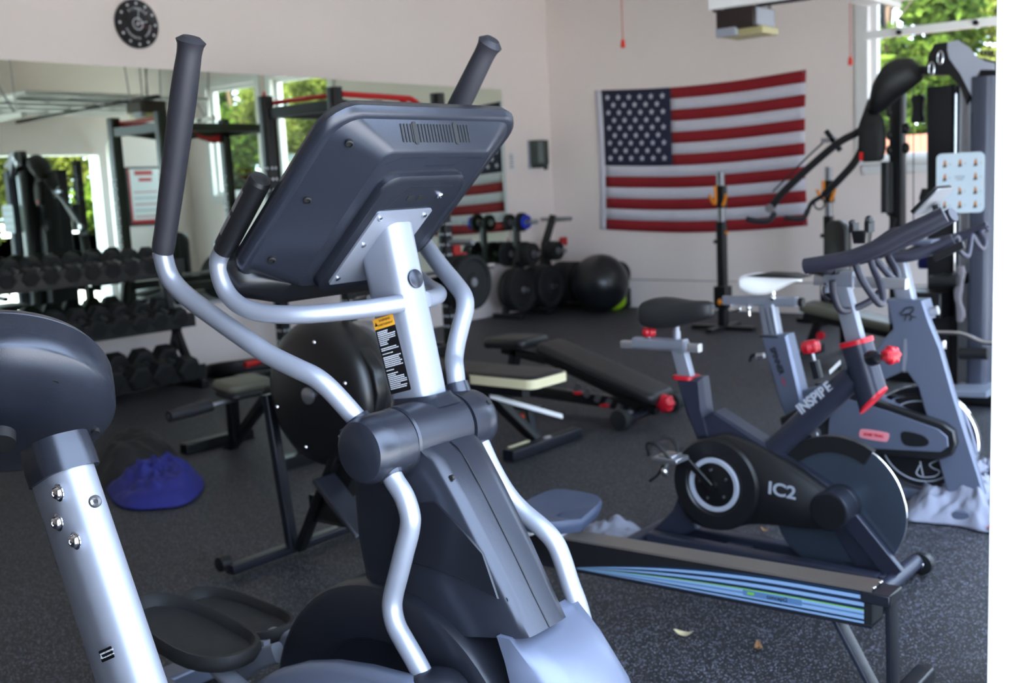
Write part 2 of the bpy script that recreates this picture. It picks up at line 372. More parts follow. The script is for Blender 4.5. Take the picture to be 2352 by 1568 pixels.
# pivot arms
PX,PZ=.042,.918
for sy,pa,pb,a0 in ((-1,[(372,577,-.29),(384,623,-.283),(404,656,-.276),(441,690,-.268),(500,733,-.26),(574,785,-.25),(619,815,-.24),(680,845,-.225),(722,865,-.212),(754,890,-.2),(790,928,-.185),(821,963,-.172),(855,1000,-.165)],
                     [(892,1070,-.165),(904,1100,-.165),(928,1139,-.165),(942,1184,-.165),(940,1219,-.165),(928,1267,-.168),(916,1315,-.17),(904,1363,-.172),(901,1398,-.175),(910,1437,-.178),(931,1476,-.18),(955,1518,-.18),(985,1575,-.18),(1003,1615,-.18)],0),
                 (1,[(950,447,.3),(945,485,.295),(955,530,.285),(977,563,.275),(1013,612,.24),(1046,652,.215),(1065,680,.195),(1068,710,.18),(1059,745,.16),(1048,790,.135),(1043,825,.115),(1045,850,.10),(1050,894,.09),(1056,930,.085)],
                     [(1084,975,.085),(1104,1020,.085),(1132,1080,.088),(1165,1135,.09),(1201,1175,.095),(1245,1212,.10),(1273,1243,.105),(1290,1280,.11),(1309,1339,.115),(1327,1387,.12),(1341,1440,.125),(1348,1488,.13),(1352,1530,.13),(1350,1600,.13)],0)):
    arm=MB().tube(trs(pa),.0192,18,4).build('upper_arm',K['silver'],el)
    gp={-1:[(374,577,-.29),(385,500,-.292),(398,400,-.295),(411,300,-.298),(424,200,-.3),(433,136,-.3),(440,84,-.3)],1:[(950,449,.3),(980,390,.3),(1008,335,.3),(1036,278,.3),(1068,215,.3),(1105,140,.3),(1131,90,.3)]}[sy]
    g=MB().tube(trs(gp),1,22,5,scales=[(0,.0208),(.04,.0222),(.09,.0215),(.3,.0232),(.62,.0245),(.80,.0228),(.895,.0218),(.90,.0226),(.93,.0232),(.965,.0272),(.985,.0262),(1,.016)]).build('handle_grip',K['foam'],arm)
    MB().tube(trs(pb),.0192,18,4).build('lower_arm',K['silver'],el)
    hs=MB().lathe([(.044,.128),(.055,.122),(.061,.110),(.0635,.085),(.0635,.0495)] if sy>0 else [(.0635,-.1155),(.0635,-.16),(.062,-.192),(.056,-.206),(.046,-.211)],(PX,0,PZ),(0,1,0),44)
    ho=hs.build('pivot_cover',K['satin'],el)
    p=trs(pa)[-1]; d=(trs(pa)[-2]-p).normalized()
    AY=-.162 if sy<0 else .085
    MB().cyl(V((PX,AY,PZ)),p+d*.045,.034,.0245,24).build('arm_collar',K['satin'],ho)
    q=trs(pb)[0]; d2=(trs(pb)[1]-q).normalized()
    MB().cyl(V((PX,AY,PZ)),q+d2*.022,.036,.0235,24).build('arm_collar',K['satin'],ho)
    for k,(ang,yy) in enumerate(((200,.19),(100,.125),(-35,.13),(150,.195)) if sy<0 else ((75,.06),(40,.105))):
        a=math.radians(ang); c=V((PX+.0632*math.cos(a),sy*yy,PZ+.0632*math.sin(a))); n_=V((math.cos(a),0,math.sin(a)))
        MB().cyl(c-n_*.003,c+n_*.0012,.0052,n=16).build('screw_hole',K['hole'],ho)
    # joint at the bottom of the arm
    b=trs(pb)[-1]
    MB().lathe([(.0,-.05),(.05,-.045),(.062,-.02),(.062,.02),(.05,.045),(0,.05)],(b.x,b.y,b.z),(0,1,0),32).build('arm_joint',K['satind'],el)
for q in [(1037,1097),(1163,1377),(1190,1560)]:
    c=E.on(q[0],q[1],y=-.091); MB().cyl(c+V((0,.004,0)),c-V((0,.0025,0)),.0055,n=16).build('screw_hole',K['hole'],el)
# pedals with their links
def pedal(cx,cy,cz,L,W,tilt):
    ol=[]
    for k in range(28):
        t=2*PI*k/28; x=math.cos(t); y=math.sin(t)
        ol.append((L/2*math.copysign(abs(x)**.8,x),W/2*math.copysign(abs(y)**.85,y)*(1+.12*x)))
    R=M4.Rotation(tilt,3,'Y'); c=V((cx,cy,cz)); ring=lambda s,h:[c+R@V((x*s,y*s,h+(.02 if x>0 else 0)*(x/(L/2))**2)) for x,y in ol]
    m=MB().loft([ring(.80,-.012),ring(.97,-.005),ring(1.03,.018),ring(1.0,.034),ring(.94,.032),ring(.88,.008),ring(.5,.006)])
    return m.build('pedal',K['rubber'],el,smooth=60)
pedal(-.60,-.17,.40,.40,.17,.16); pedal(-.88,.15,.265,.40,.17,.10)
MB().sweep(tr([(545,1545),(600,1512),(640,1498)],-.08),rrect(.03,.045,.01),4,None,(0,1,0)).tube([(-.55,-.17,.37),(-.4,-.18,.33),(-.28,-.18,.30)],.02,12,4).build('pedal_link',K['silver'],el)
MB().sweep([(-.80,.15,.245),(-.66,.16,.262),(-.50,.165,.275),(-.34,.17,.26)],rrect(.04,.05,.012),4,None,(0,1,0)).box((-.70,.10,.252),(.03,.02,.05)).build('pedal_link',K['silver'],el)
lk=[E.on(a,b,y=-.21) for a,b in [(560,1620),(590,1568),(640,1537),(700,1521),(770,1519),(850,1531),(930,1552),(1000,1580),(1010,1640)]]
MB().prism([(p.x,p.z) for p in lk],(0,-.21,0),(1,0,0),(0,0,1),.05,inset=.012).build('link_cover',K['silver2'],el,smooth=70)
# fixed handlebar with pulse sensors
for sy in(-1,1):
    HB=[(.0,sy*.03,1.168),(-.045,sy*.11,1.163),(-.115,sy*.195,1.162),(-.19,sy*.24,1.172),(-.245,sy*.252,1.205),(-.262,sy*.254,1.262),(-.232,sy*.252,1.300),(-.125,sy*.25,1.41)]
    hb=MB().tube([V(p) for p in HB[:7]],.0175,18,6).build('handlebar',K['silver'],el)
    a=V(HB[6]);b=V(HB[7]); d=(b-a).normalized()
    MB().cyl(a-d*.006,b,.0215,n=26).lathe([(.0215,0),(.019,.008),(.008,.011)],b,d,26).cyl(a-d*.02,a,.019,n=20).build('sensor_grip',K['black'],hb)
    x,y,_=basis(d)
    for s0,s1 in((.02,.068),(.078,.128)):
        for q in(1,):
            secs=[]
            for t in(s0,s1):
                ring=[a+d*t+V((-.5*sy*0,0,0)) for _ in ()]
                for k in range(9):
                    g=math.radians(95+k*12); ring.append(a+d*t+(V((1,0,0))-d*d.x).normalized()*(.0222*math.cos(g))+V((0,1,0))*(.0222*math.sin(g)*(-1 if sy<0 else 1)))
                secs.append(ring)
            vv=secs[0]+secs[1]; ff=[(i,i+1,i+10,i+9) for i in range(8)]
            MB().add(vv,ff).build('sensor_plate',K['steel'],hb)
# console
A=V((-.176,0,1.285)); SU=V((.747,0,.665)); NN=V((.665,0,-.747)); WV=V((0,1,0))
def cp(w,s,d): return A+WV*w+SU*s+NN*d
def ring(x0,x1,s0,s1,r,d,n=6,sh=0):
    return [cp((x0+x1)/2+a,(s0+s1)/2+b,d+sh*(b/(s1-s0))) for a,b in rrect(x1-x0,s1-s0,r,n)]
cm=MB().loft([ring(-.235,.235,-.06,.345,.05,-.03),ring(-.25,.25,-.075,.358,.06,-.022),ring(-.256,.256,-.08,.364,.064,-.004),ring(-.252,.252,-.075,.358,.06,.006),ring(-.245,.245,-.07,.35,.055,.010)])
con=cm.build('console',K['satin'],el,smooth=45)
MB().loft([ring(-.243,.243,-.066,.348,.055,.006),ring(-.152,.152,-.055,.318,.028,.056),ring(-.146,.146,-.05,.310,.024,.060)]).build('console_back',K['satin'],con,smooth=28)
MB().loft([ring(-.115,.115,-.05,.262,.035,.058),ring(-.113,.113,-.05,.262,.035,.070),ring(-.108,.108,-.05,.254,.03,.0745)]).build('service_cover',K['satind'],con,smooth=40)
MB().loft([ring(-.248,.248,-.125,-.055,.03,-.05),ring(-.25,.25,-.13,-.05,.033,-.02),ring(-.235,.235,-.118,-.055,.03,.02),ring(-.16,.16,-.11,-.05,.02,.05)]).build('console_tray',K['black'],con,smooth=45)
MB().loft([ring(-.225,.225,-.045,.33,.04,-.031),ring(-.225,.225,-.045,.33,.04,-.034)]).build('screen_glass',mat('dark_screen',(8,9,12),.08),con)
pl=MB().loft([ring(-.085,.062,-.03,.176,.006,.0745),ring(-.085,.062,-.03,.176,.006,.079)]).build('mounting_plate',K['silver'],con)
for w_,s_ in((-.072,.160),(.048,.160),(-.072,-.012),(-.066,.085)):
    MB().lathe([(.0055,0),(.0055,.003),(.002,.0045)],cp(w_,s_,.0785),NN,14).build('mounting_screw',K['chrome'],pl)
# vent slots on the top slope (the slope runs from (s .348,d .006) to (s .318,d .056))
TS=(cp(0,.318,.056)-cp(0,.348,.006)).normalized(); TN=WV.cross(TS); TN=TN if TN.dot(SU)>0 else -TN
def slot(w_,t0,t1,wd,nm='vent_slot',dp=.0016):
    a=cp(w_,.348,.006)+TS*t0; b=cp(w_,.348,.006)+TS*t1
    c=(a+b)/2; L=(b-a).length
    return MB().prism(rrect(wd*1.35,L,wd*.6,4),c+TN*.0008,WV,TS,dp).build(nm,K['hole'],con)
ws=[-.098+.0085*i for i in range(4)]+[-.053+.0085*i for i in range(11)]+[.055+.0085*i for i in range(4)]
for w_ in ws: slot(w_,.012,.046,.0022)
for w_ in(-.064,.045): slot(w_,.008,.050,.008,'vent_slot')
MB().add([cp(-.2,.352,.0102),cp(.2,.352,.0102),cp(.2,.3505,.0104),cp(-.2,.3505,.0104)],[(0,1,2,3)])
for w_,s_,d_ in((-.205,.305,.0275),(-.212,.16,.0225),(-.208,.0,.025)):
    MB().lathe([(.0075,-.004),(.0075,.004),(.0055,.005),(.0055,.002),(.0001,.002)],cp(w_,s_,d_),(NN-WV*.5).normalized(),18).build('screw_hole',K['hole'],con)
# ports
for w_ in(-.022,.006): MB().prism(rrect(.016,.012,.001),cp(w_,.208,.0745),WV,SU,.002).build('port',K['hole'],con)
MB().lathe([(.007,0),(.007,.004),(.004,.006),(.0035,0)],cp(.055,.213,.0742),NN,18).build('coax_port',K['chrome'],con)
def lineset(nm,pts,d,wd=.0008,closed=False):
    mb=MB()
    for a,b in zip(pts,pts[1:]):
        a3=cp(a[0],a[1],d);b3=cp(b[0],b[1],d); t=(b3-a3).normalized(); o=NN.cross(t)*wd
        mb.loft([[p-o,p+o,p+o+NN*.0005,p-o+NN*.0005] for p in(a3,b3)])
    return mb.build(nm,K['satin'],con)
lineset('panel_line',[(-.052,.238),(-.052,.238),(.075,.238)],.0746); lineset('panel_line',[(-.070,.180),(.045,.180)],.0746); lineset('panel_line',[(-.046,.232),(-.070,.184)],.0746)
lineset('panel_line',[(-.128,.285),(-.10,.300),(-.03,.300)],.0602); lineset('panel_line',[(.0,.300),(.12,.300)],.0602); lineset('panel_line',[(-.02,.279),(.055,.279),(.085,.297),(.135,.297)],.0602)
# warning decal on the near side of the mast
q=[E.on(a,b,y=-.0392) for a,b in [(857,735),(903,722),(942,892),(899,906)]]
ex=(q[1]-q[0]).normalized(); dn=(q[3]-q[0]); H_=dn.length; dn.normalize(); W_=(q[1]-q[0]).length
ex=(ex-dn*ex.dot(dn)).normalized(); o0=(q[0]+q[1]+q[2]+q[3])/4
o0.y=-.0394
dec=MB().prism(rrect(W_,H_,.003,3),o0,ex,-dn,.0005).build('warning_decal',K['label'],el)
tp=o0-dn*(H_/2-.0105); tp.y=-.0398
MB().prism(rrect(W_,.021,.002,3),tp,ex,-dn,.0005).build('decal_header',K['yellow'],dec)
text('WARNING',.0068,dec,K['label'],tp-dn*.0045+ex*.004+V((0,-.0005,0)),ex,-dn,.0001); text('AVERTISSEMENT',.0058,dec,K['label'],tp+dn*.004+ex*.004+V((0,-.0005,0)),ex,-dn,.0001)
MB().prism([(0,.004),(-.0045,-.004),(.0045,-.004)],tp-ex*(W_/2-.007)+V((0,-.0004,0)),ex,-dn,.0003).build('warning_triangle',K['label'],dec)
rnd=random.Random(3); body=MB(); yy=.027
while yy<H_-.008:
    if rnd.random()<.13 or abs(yy-H_*.49)<.003: yy+=.0035; 
    big=yy<.037 or abs(yy-H_*.52)<.006
    ln=(W_-.008)*(rnd.choice([1,1,.95,.9,.6,.45]))
    c=o0-dn*(H_/2-yy)-ex*((W_-.008-ln)/2); c.y=-.0398
    x=-ln/2
    while x<ln/2-.002:
        wl=min(rnd.uniform(.002,.007),ln/2-x); body.prism([(x,-.0009),(x+wl,-.0009),(x+wl,.0009 if not big else .0013),(x,.0009 if not big else .0013)],c,ex,-dn,.0002); x+=wl+.0008
    yy+=.0037
body.build('decal_print',K['ink'],dec,smooth=0)

# ================================================================ second machine cut by the left edge
p=at(150,1100,1.62); E2=Fr(p.x,p.y,0)
m2=thing('exercise_machine','silver-posted exercise machine with a round dark grey housing at the left edge','exercise machine',E2)
tp=E2.on(148,1090,y=0); bt=E2.on(318,1600,y=0); d=(tp-bt).normalized()
fb=bt-d*(bt.z-.06)/d.z
ps_=[(.016+.036*math.cos(math.radians(t)),.036*math.sin(math.radians(t))) for t in range(-90,91,12)]+[(-.033,.036),(-.040,.033),(-.043,.026),(-.043,-.026),(-.040,-.033),(-.033,-.036)]
MB().sweep([fb,bt,tp+d*.004],ps_,1,None,(1,0,0)).build('post',K['silver'],m2)
MB().box((fb.x,0,.04),(.9,.09,.08)).box((fb.x+.42,0,.03),(.09,.6,.06)).box((fb.x-.42,0,.03),(.09,.6,.06)).build('base_frame',K['silver2'],m2,bev=.01)
col=E2.on(172,1060,y=0)
MB().sweep([tp-d*.002,tp+d*.018,tp+d*.036,tp+d*.052],rrect(.110,.088,.036,7),3,[1,1,.98,.95],(1,0,0)).build('post_collar',K['satin'],m2)
hc=E2.on(8,948,y=.0); T_=-ray(8,948).normalized(); U_=(UP-T_*UP.dot(T_)).normalized(); ax=(T_*.60-U_*.80).normalized()
MB().lathe([(.02,-.085),(.13,-.083),(.154,-.080),(.163,-.066),(.1625,-.0652),(.1625,-.0628),(.165,-.062),(.167,-.03),(.167,-.004),(.162,.003),(.135,.018),(.09,.032),(.02,.038)],hc,ax,72).build('housing',K['satin'],m2,smooth=50)
q_=E2.on(0,1012,y=-.06); MB().cyl(q_-ax*.012,q_+ax*.006,.022,n=24).build('cable_port',K['hole'],m2)
x_,y_,_=basis(ax)
for a,b in[(125,875),(220,990)]:
    d_=ray(a,b); t_=((E2.w(hc)-EYE).dot(ax))/d_.dot(ax); c=E2.l(EYE+d_*t_*.985)
    MB().cyl(c-ax*.004,c+ax*.004,.0062,n=16).build('screw_hole',K['hole'],m2)
for a,b in[(136,1131),(135,1199),(175,1241)]:
    c=E2.on(a,b,y=-.0365); n_=V((0,-1,0))
    MB().lathe([(.0130,0),(.0130,.0015),(.0105,.002),(.0105,.0032),(.0095,.0036),(.0085,.007),(.006,.009),(.0035,.0092),(.003,.0075)],c,n_,20).build('bolt',K['chrome'],m2)
c=E2.on(222,1148,y=-.025); MB().lathe([(.009,0),(.009,.003),(.0055,.004),(.003,.0015)],c+V((.004,-.004,0)),V((.6,-.8,.1)),20).build('bolt',K['steel'],m2)
c=E2.on(245,1502,y=-.0365); ex=(E2.on(272,1488,y=-.0365)-E2.on(218,1512,y=-.0365)).normalized(); ey=V((0,-1,0)).cross(ex)*-1
ey=ex.cross(V((0,-1,0)))*-1
dc=MB().prism(rrect(.040,.0165,.0015,2),c,ex,V((-ex.z,0,ex.x)),.0006).build('warning_decal',K['label'],m2)
up_=V((-ex.z,0,ex.x)); text('WARNING: MOVING PARTS',.0034,dc,K['ink'],c+V((0,-.0006,0))+up_*.003+ex*.003,ex,up_,.0001,bold=.0001); text('KEEP HANDS AND FEET CLEAR',.0028,dc,K['ink'],c+V((0,-.0006,0))-up_*.003+ex*.003,ex,up_,.0001)
MB().prism([(0,.003),(-.0035,-.003),(.0035,-.003)],c-ex*.0165+V((0,-.0005,0)),ex,up_,.0003).build('warning_triangle',K['ink'],dc)
# cream step at the bottom left
sA=hit(60,1545,2,.14); 
st=Fr(sA.x-.05,sA.y-.25,0)
#MB().sweep([(-.22,0,.12),(.35,0,.12)],[( .10*math.cos(t)*1.0, .04*math.sin(t)) for t in [PI*k/10 for k in range(11)]]+[(-.10,-.04),(.10,-.04)],1,None,(0,1,0))
# ================================================================ helpers for machines traced in their own side plane
def plate(F,pts,y0,y1,inset=0,mb=None,sm=0):
    q=[F.on(a,b,y=y0) for a,b in pts]; q=[V((p.x,p.z,0)) for p in q]
    if sm: q=spl(q,sm,True)
    return (mb or MB()).prism([(p.x,p.y) for p in q],(0,(y0+y1)/2,0),(1,0,0),(0,0,1),abs(y1-y0),inset)
def ftr(F,pts,y=None): return [F.on(p[0],p[1],y=(p[2] if len(p)>2 else y)) for p in pts]
def ftext(F,s,px0,px1,y,size,m,par,sx=1,bold=0,ext=.0006,name='lettering'):   # text centred between two pixels on plane y (seen from -y)
    a=F.on(px0[0],px0[1],y=y); b=F.on(px1[0],px1[1],y=y); ex=(b-a).normalized(); c=(a+b)/2
    return text(s,size,par,m,c,ex,V((-ex.z,0,ex.x)),ext,name,sx,bold)
def knob(par,c,ax,r,m,n=7,name='knob'):
    x,y,a=basis(ax); c=V(c); secs=[]
    for h,s in((-.5,.45),(-.4,.9),(0,1.02),(.35,.95),(.5,.55)):
        secs.append([c+a*(h*r*1.5)+(x*math.cos(2*PI*k/42)+y*math.sin(2*PI*k/42))*(r*s*(1+.10*math.cos(n*2*PI*k/42))) for k in range(42)])
    return MB().loft(secs).build(name,m,par,smooth=60)
def saddle(par,F,pts,y,w_rear,w_nose,m1,m2=None):
    # pts: top/bottom px pairs from rear to nose on the mid plane
    secs=[];n=len(pts)
    for i,(tx,ty,bx,by) in enumerate(pts):
        t=i/(n-1); a=F.on(tx,ty,y=y); b=F.on(bx,by,y=y); h=a.z-b.z; x=(a.x+b.x)/2; w=(w_rear*(1-t)**1.6+w_nose*(1-(1-t)**1.6))*(1 if 0<i<n-1 else .5)
        s=[]
        for k in range(16):
            g=2*PI*k/16; cc=math.cos(g);ss=math.sin(g)
            yy=w/2*math.copysign(abs(cc)**.7,cc); zz=b.z+h*(.5+.5*math.copysign(abs(ss)**.6,ss))
            if ss>0: zz-=h*.10*(1-abs(cc))*(.5 if t<.8 else 0)
            s.append((x,y+yy,zz))
        secs.append(s)
    return MB().loft(secs).build('saddle',m1,par,smooth=70,sub=1)
def sectube(par,name,m,F,a,b,wx,wy,r,y=0,extra=0):   # rounded rectangular post from px a to px b
    p=F.on(a[0],a[1],y=y); q=F.on(b[0],b[1],y=y); d=(q-p).normalized(); q=q+d*extra
    return MB().sweep([p,q],rrect(wx,wy,r,5),1,None,(1,0,0)).build(name,m,par)
K['navy']=mat('charcoal_powder_coat',(44,47,62),.34,.2,.5,bump=.1,bs=700)
K['greyl']=mat('grey_lettering',(165,170,182),.45)
K['disc']=mat('polished_flywheel',(66,76,90),.30,.45)
# ================================================================ charcoal spin bike
I=Fr(-1.7,3.42,0)
bk=thing('spin_bike','charcoal spin bike with black saddle, red rings and red knobs, nearest of the two bikes','exercise bike',I)
wc=V((.272,0,.262))
fw=MB().lathe([(.03,-.004),(.228,-.004),(.235,-.0025),(.235,.0025),(.228,.004),(.03,.004)],wc,(0,1,0),96).build('flywheel',K['disc'],bk,smooth=20)
MB().torus(wc,(0,1,0),.2355,.0026,96,8).build('flywheel_rim',K['chrome'],fw)
for sy in(-1,1): MB().lathe([(.02,.004),(.03,.02),(.03,.045)],wc,(0,sy,0),24).build('flywheel_hub',K['black'],fw)
# chain guard: round crank cover, arm, motor drum
plate(I,[(1556,1060),(1640,1000),(1700,1010),(1800,1060),(1880,1115),(1925,1150),(1940,1190),(1900,1217),(1800,1209),(1720,1205),(1640,1218),(1570,1180)],-.075,-.02,.006,sm=3).build('chain_guard',K['black'],bk,smooth=50)
cc=I.on(1642,1112,y=-.085); cc=V((cc.x,0,cc.z))
MB().lathe([(.02,-.07),(.165,-.07),(.167,-.082),(.160,-.094),(.112,-.096),(.105,-.090),(.02,-.086)],cc,(0,1,0),72).build('crank_cover',K['black'],bk)
MB().lathe([(.080,-.088),(.081,-.0975),(.095,-.0985),(.0985,-.094),(.0985,-.088)],cc,(0,1,0),64,cap=(0,0)).build('crank_ring',K['greyl'],bk)
ck=MB().lathe([(.02,-.085),(.078,-.088),(.078,-.092),(.02,-.100),(.018,-.118),(.004,-.118)],cc,(0,1,0),48).build('crank',K['blackm'],bk)
MB().sweep([cc+V((0,-.115,0)),I.on(1572,1050,y=-.125)],rrect(.026,.013,.005),1,None,(1,0,0)).build('crank_arm',K['blackm'],ck)
for k in range(5):
    g=2*PI*k/5+.5; MB().cyl(cc+V((.055*math.cos(g),-.088,.055*math.sin(g))),cc+V((.055*math.cos(g),-.098,.055*math.sin(g))),.006,n=12).build('chainring_bolt',K['chrome'],ck)
def pedal_set(par,c,d):
    p=MB(); p.box(c+V((0,0,0)),(.10,.085,.018)).box(c+V((0,0,.012)),(.06,.07,.012))
    o=p.build('pedal',K['steel'],par,bev=.004)
    m=MB().tube([c+V((.02,-.03,.0)),c+V((-.02,-.05,.055)),c+V((-.075,-.03,.05)),c+V((-.09,0,.0))],.006,8,4).tube([c+V((.02,.03,.0)),c+V((-.02,.05,.055)),c+V((-.075,.03,.05)),c+V((-.09,0,.0))],.006,8,4).tube([c+V((-.03,0,-.03)),c+V((-.06,.01,-.07)),c+V((-.10,.02,-.10))],.005,8,4)
    m.build('toe_cage',K['rubber'],o); MB().ell(c+V((-.02,-.01,-.05)),(.014,.012,.018),12,8).cyl(c+V((-.02,-.01,-.05)),c,.006).build('cleat_spring',K['chrome'],o)
pc=I.on(1540,1052,y=-.19); pedal_set(ck,pc,-1)
MB().cyl(I.on(1572,1050,y=-.125),pc,.009).build('pedal_axle',K['steel'],ck)
pc2=V((2*cc.x-pc.x,.19,2*cc.z-pc.z)); pedal_set(ck,pc2,1); MB().sweep([cc+V((0,.11,0)),V((pc2.x,.12,pc2.z))],rrect(.026,.013,.005),1,None,(1,0,0)).build('crank_arm',K['blackm'],ck)
dr=MB().lathe([(.02,-.115),(.060,-.115),(.066,-.112),(.067,-.04),(.0655,-.039),(.0655,-.036),(.067,-.035),(.067,.02)],I.l(I.w((I.on(1903,1175,y=-.115).x,0,I.on(1903,1175,y=-.115).z))),(0,1,0),48)
dr.build('resistance_drum',K['satin'],bk)
MB().lathe([(.02,-.1155),(.058,-.1155),(.058,-.117),(.02,-.118)],V((I.on(1903,1175,y=-.115).x,0,I.on(1903,1175,y=-.115).z)),(0,1,0),40).build('drum_cap',K['black'],bk)
# frame
plate(I,[(1612,958),(1640,945),(1860,1088),(1905,1118),(1880,1150),(1845,1125),(1640,1010),(1625,1000)],-.045,.045,.01).build('lower_tube',K['navy'],bk)
MB().sweep(ftr(I,[(1825,1075),(1925,1125)],.05),rrect(.035,.03,.008),1,None,(0,1,0)).build('fork_arm',K['navy'],bk)
# main tube
a=I.on(1772,1040,y=-.0);b=I.on(1962,862,y=0)
MB().sweep([a-(b-a)*.06,b],rrect(.092,.085,.04,7),1,None,(0,1,0)).build('main_tube',K['navy'],bk)
# head tube with slanted bottom
t0=I.on(1968,788,y=0); t1=I.on(2006,918,y=0); d=(t0-t1).normalized()
hd=rrect(.100,.092,.042,7)
s0=[];s1=[]
sx=V((1,0,0)); sx=(sx-d*sx.dot(d)).normalized(); sy=d.cross(sx)
for p,q in hd: s0.append(t0+sx*p+sy*q); s1.append(t1+sx*p+sy*q+d*(p*.60))
MB().loft([s1,s0]).build('head_tube',K['navy'],bk)
o=[v+(v-t1)*.03-d*.006 for v in s1];
MB().loft([o,[v+(v-t1)*.03+d*.003 for v in s1]]).build('ring_trim',K['red'],bk)
MB().sweep([t0-d*.004,t0+d*.012],rrect(.108,.100,.045,7),1,None,(1,0,0)).build('ring_trim',K['red'],bk)
sectube(bk,'head_post',K['silver'],I,(1932,655),(1968,790),.058,.036,.006)
# head slider with carriage
pA=I.on(1873,642,y=0); pB=I.on(2083,652,y=0)
MB().sweep([pA,pB],rrect(.034,.034,.005),1,None,(0,1,0)).build('handlebar_slider',K['alu'],bk)
MB().sweep([I.on(1900,638,y=0),I.on(1965,640,y=0)],rrect(.06,.052,.01),1,None,(0,1,0)).sweep([I.on(1925,648,y=0),I.on(1928,668,y=0)],rrect(.09,.05,.01),1,None,(1,0,0)).build('slider_carriage',K['silver'],bk)
MB().tube(ftr(I,[(1900,652,-.03),(1890,660,-.035),(1893,680,-.035),(1905,690,-.03)]),.006,10,4).build('lock_lever',K['chrome'],bk)
# handlebars
h=bk
def bar(name,pts,r,m='foamd',res=5,sc=None): return MB().tube(ftr(I,pts),r,14,res,scales=sc).build(name,K[m],h)
K['foamd']=mat('dipped_rubber_grip',(42,42,56),.5,bump=.1,bs=400)
bar('handlebar',[(1850,611,-.14),(1900,603,-.14),(1960,590,-.135),(2020,566,-.13),(2080,535,-.12),(2130,512,-.11),(2170,492,-.10)],.0255)
bar('handlebar',[(1905,606,.12),(1990,588,.12),(2060,560,.12),(2120,530,.12),(2190,492,.10)],.0235)
bar('handlebar_horn',[(1985,582,-.10),(2020,560,-.06),(2050,540,-.04),(2068,535,-.02)],.021)
bar('handlebar_crossbar',[(1890,612,-.13),(1915,618,0),(1940,610,.13)],.020)
bar('handlebar_loop',[(1962,596,-.12),(1975,632,-.12),(1996,668,-.11),(2018,696,-.09),(2028,690,-.05),(2022,655,-.02),(2008,622,0),(2000,598,0)],.0115)
bar('handlebar_loop',[(2012,596,.02),(2030,618,.03),(2050,640,.05),(2062,650,.09),(2060,625,.10),(2040,590,.12)],.0115)
bar('handlebar_loop',[(1912,645,-.08),(1916,680,-.07),(1932,712,-.04),(1962,708,.0),(2000,690,.03),(2020,670,.05)],.0115)
MB().sweep(ftr(I,[(1875,620),(1935,620)],0),rrect(.12,.02,.005),1,None,(0,1,0)).build('bar_mount',K['black'],bk)
# tablet holder and phone clamp
c=I.on(2140,458,y=-.02); ex=(I.on(2168,430,y=-.02)-I.on(2112,486,y=-.02)).normalized()
dp=MB().prism(rrect(.105,.15,.01,3),c,ex,V((0,1,0)),.012).build('display',K['black'],bk)
MB().prism(rrect(.107,.152,.01,3),c+ex.cross(V((0,1,0)))*-.008,ex,V((0,1,0)),.004).build('display_frame',K['alu'],dp)
MB().sweep(ftr(I,[(2150,470),(2160,500)],0),rrect(.03,.02,.004),1,None,(0,1,0)).build('display_stem',K['black'],dp)
c=I.on(1980,558,y=0)
cl=MB().sweep([c,c+V((.0,0,.04))],rrect(.042,.05,.008),1,[1,1.25],(1,0,0)).box(c+V((-.026,0,.050)),(.014,.05,.03)).box(c+V((.024,0,.052)),(.014,.05,.035)).ell(c+V((.026,-.01,.074)),(.012,.02,.014),12,8).ell(c+V((-.028,-.01,.066)),(.010,.02,.010),12,8)
cl.build('phone_clamp',K['black'],bk)
# knobs
cup=MB().lathe([(.024,0),(.026,.01),(.021,.035),(.014,.042)],I.on(2000,822,y=-.052),V((.75,-.55,.12)),24).build('lock_housing',K['satind'],bk)
k1=I.on(2046,815,y=-.085); knob(bk,k1,V((.75,-.55,.12)),.028,K['red'])
rs=MB().sweep(ftr(I,[(1880,868),(1870,828)],0),rrect(.03,.028,.006),1,None,(0,1,0)).build('brake_housing',K['satind'],bk)
MB().cyl(I.on(1872,835,y=0),I.on(1865,805,y=0),.006).build('brake_rod',K['alu'],bk)
knob(bk,I.on(1862,796,y=0),V((-.2,0,1)),.030,K['red'])
# seat side
plate(I,[(1549,868),(1608,868),(1618,940),(1632,1010),(1596,1010),(1570,950)],-.04,.04,.018).build('seat_tube',K['navy'],bk)
MB().sweep([I.on(1577,866,y=0)-V((0,0,.004)),I.on(1577,866,y=0)+V((0,0,.008))],rrect(.094,.084,.03,5),1,None,(1,0,0)).build('ring_trim',K['red'],bk)
sectube(bk,'seat_post',K['silver'],I,(1560,800),(1578,866),.056,.034,.006)
sr=MB().sweep(ftr(I,[(1430,790),(1608,799)],0),rrect(.032,.03,.006),1,None,(0,1,0)).build('seat_slider',K['alu'],bk)
MB().sweep(ftr(I,[(1458,786),(1575,792)],0),rrect(.044,.042,.012),1,None,(0,1,0)).lathe([(.018,-.02),(.026,-.016),(.026,.016),(.018,.02)],I.on(1568,797,y=0),(0,1,0),24).build('slider_carriage',K['silver'],sr)
MB().cyl(I.on(1554,742,y=0),I.on(1554,785,y=0),.0105).cyl(I.on(1554,760,y=0),I.on(1555,785,y=0),.014).build('saddle_pin',K['silver'],bk)
MB().cyl(I.on(1491,780,y=0),I.on(1491,768,y=0),.008).build('knob_stem',K['steel'],bk)
knob(bk,I.on(1491,762,y=0),V((0,0,1)),.024,K['red'])
saddle(bk,I,[(1476,706,1482,726),(1486,682,1490,752),(1520,676,1520,757),(1555,681,1555,752),(1592,689,1590,742),(1626,688,1626,734),(1642,697,1642,726)],0,.20,.055,K['pad'])
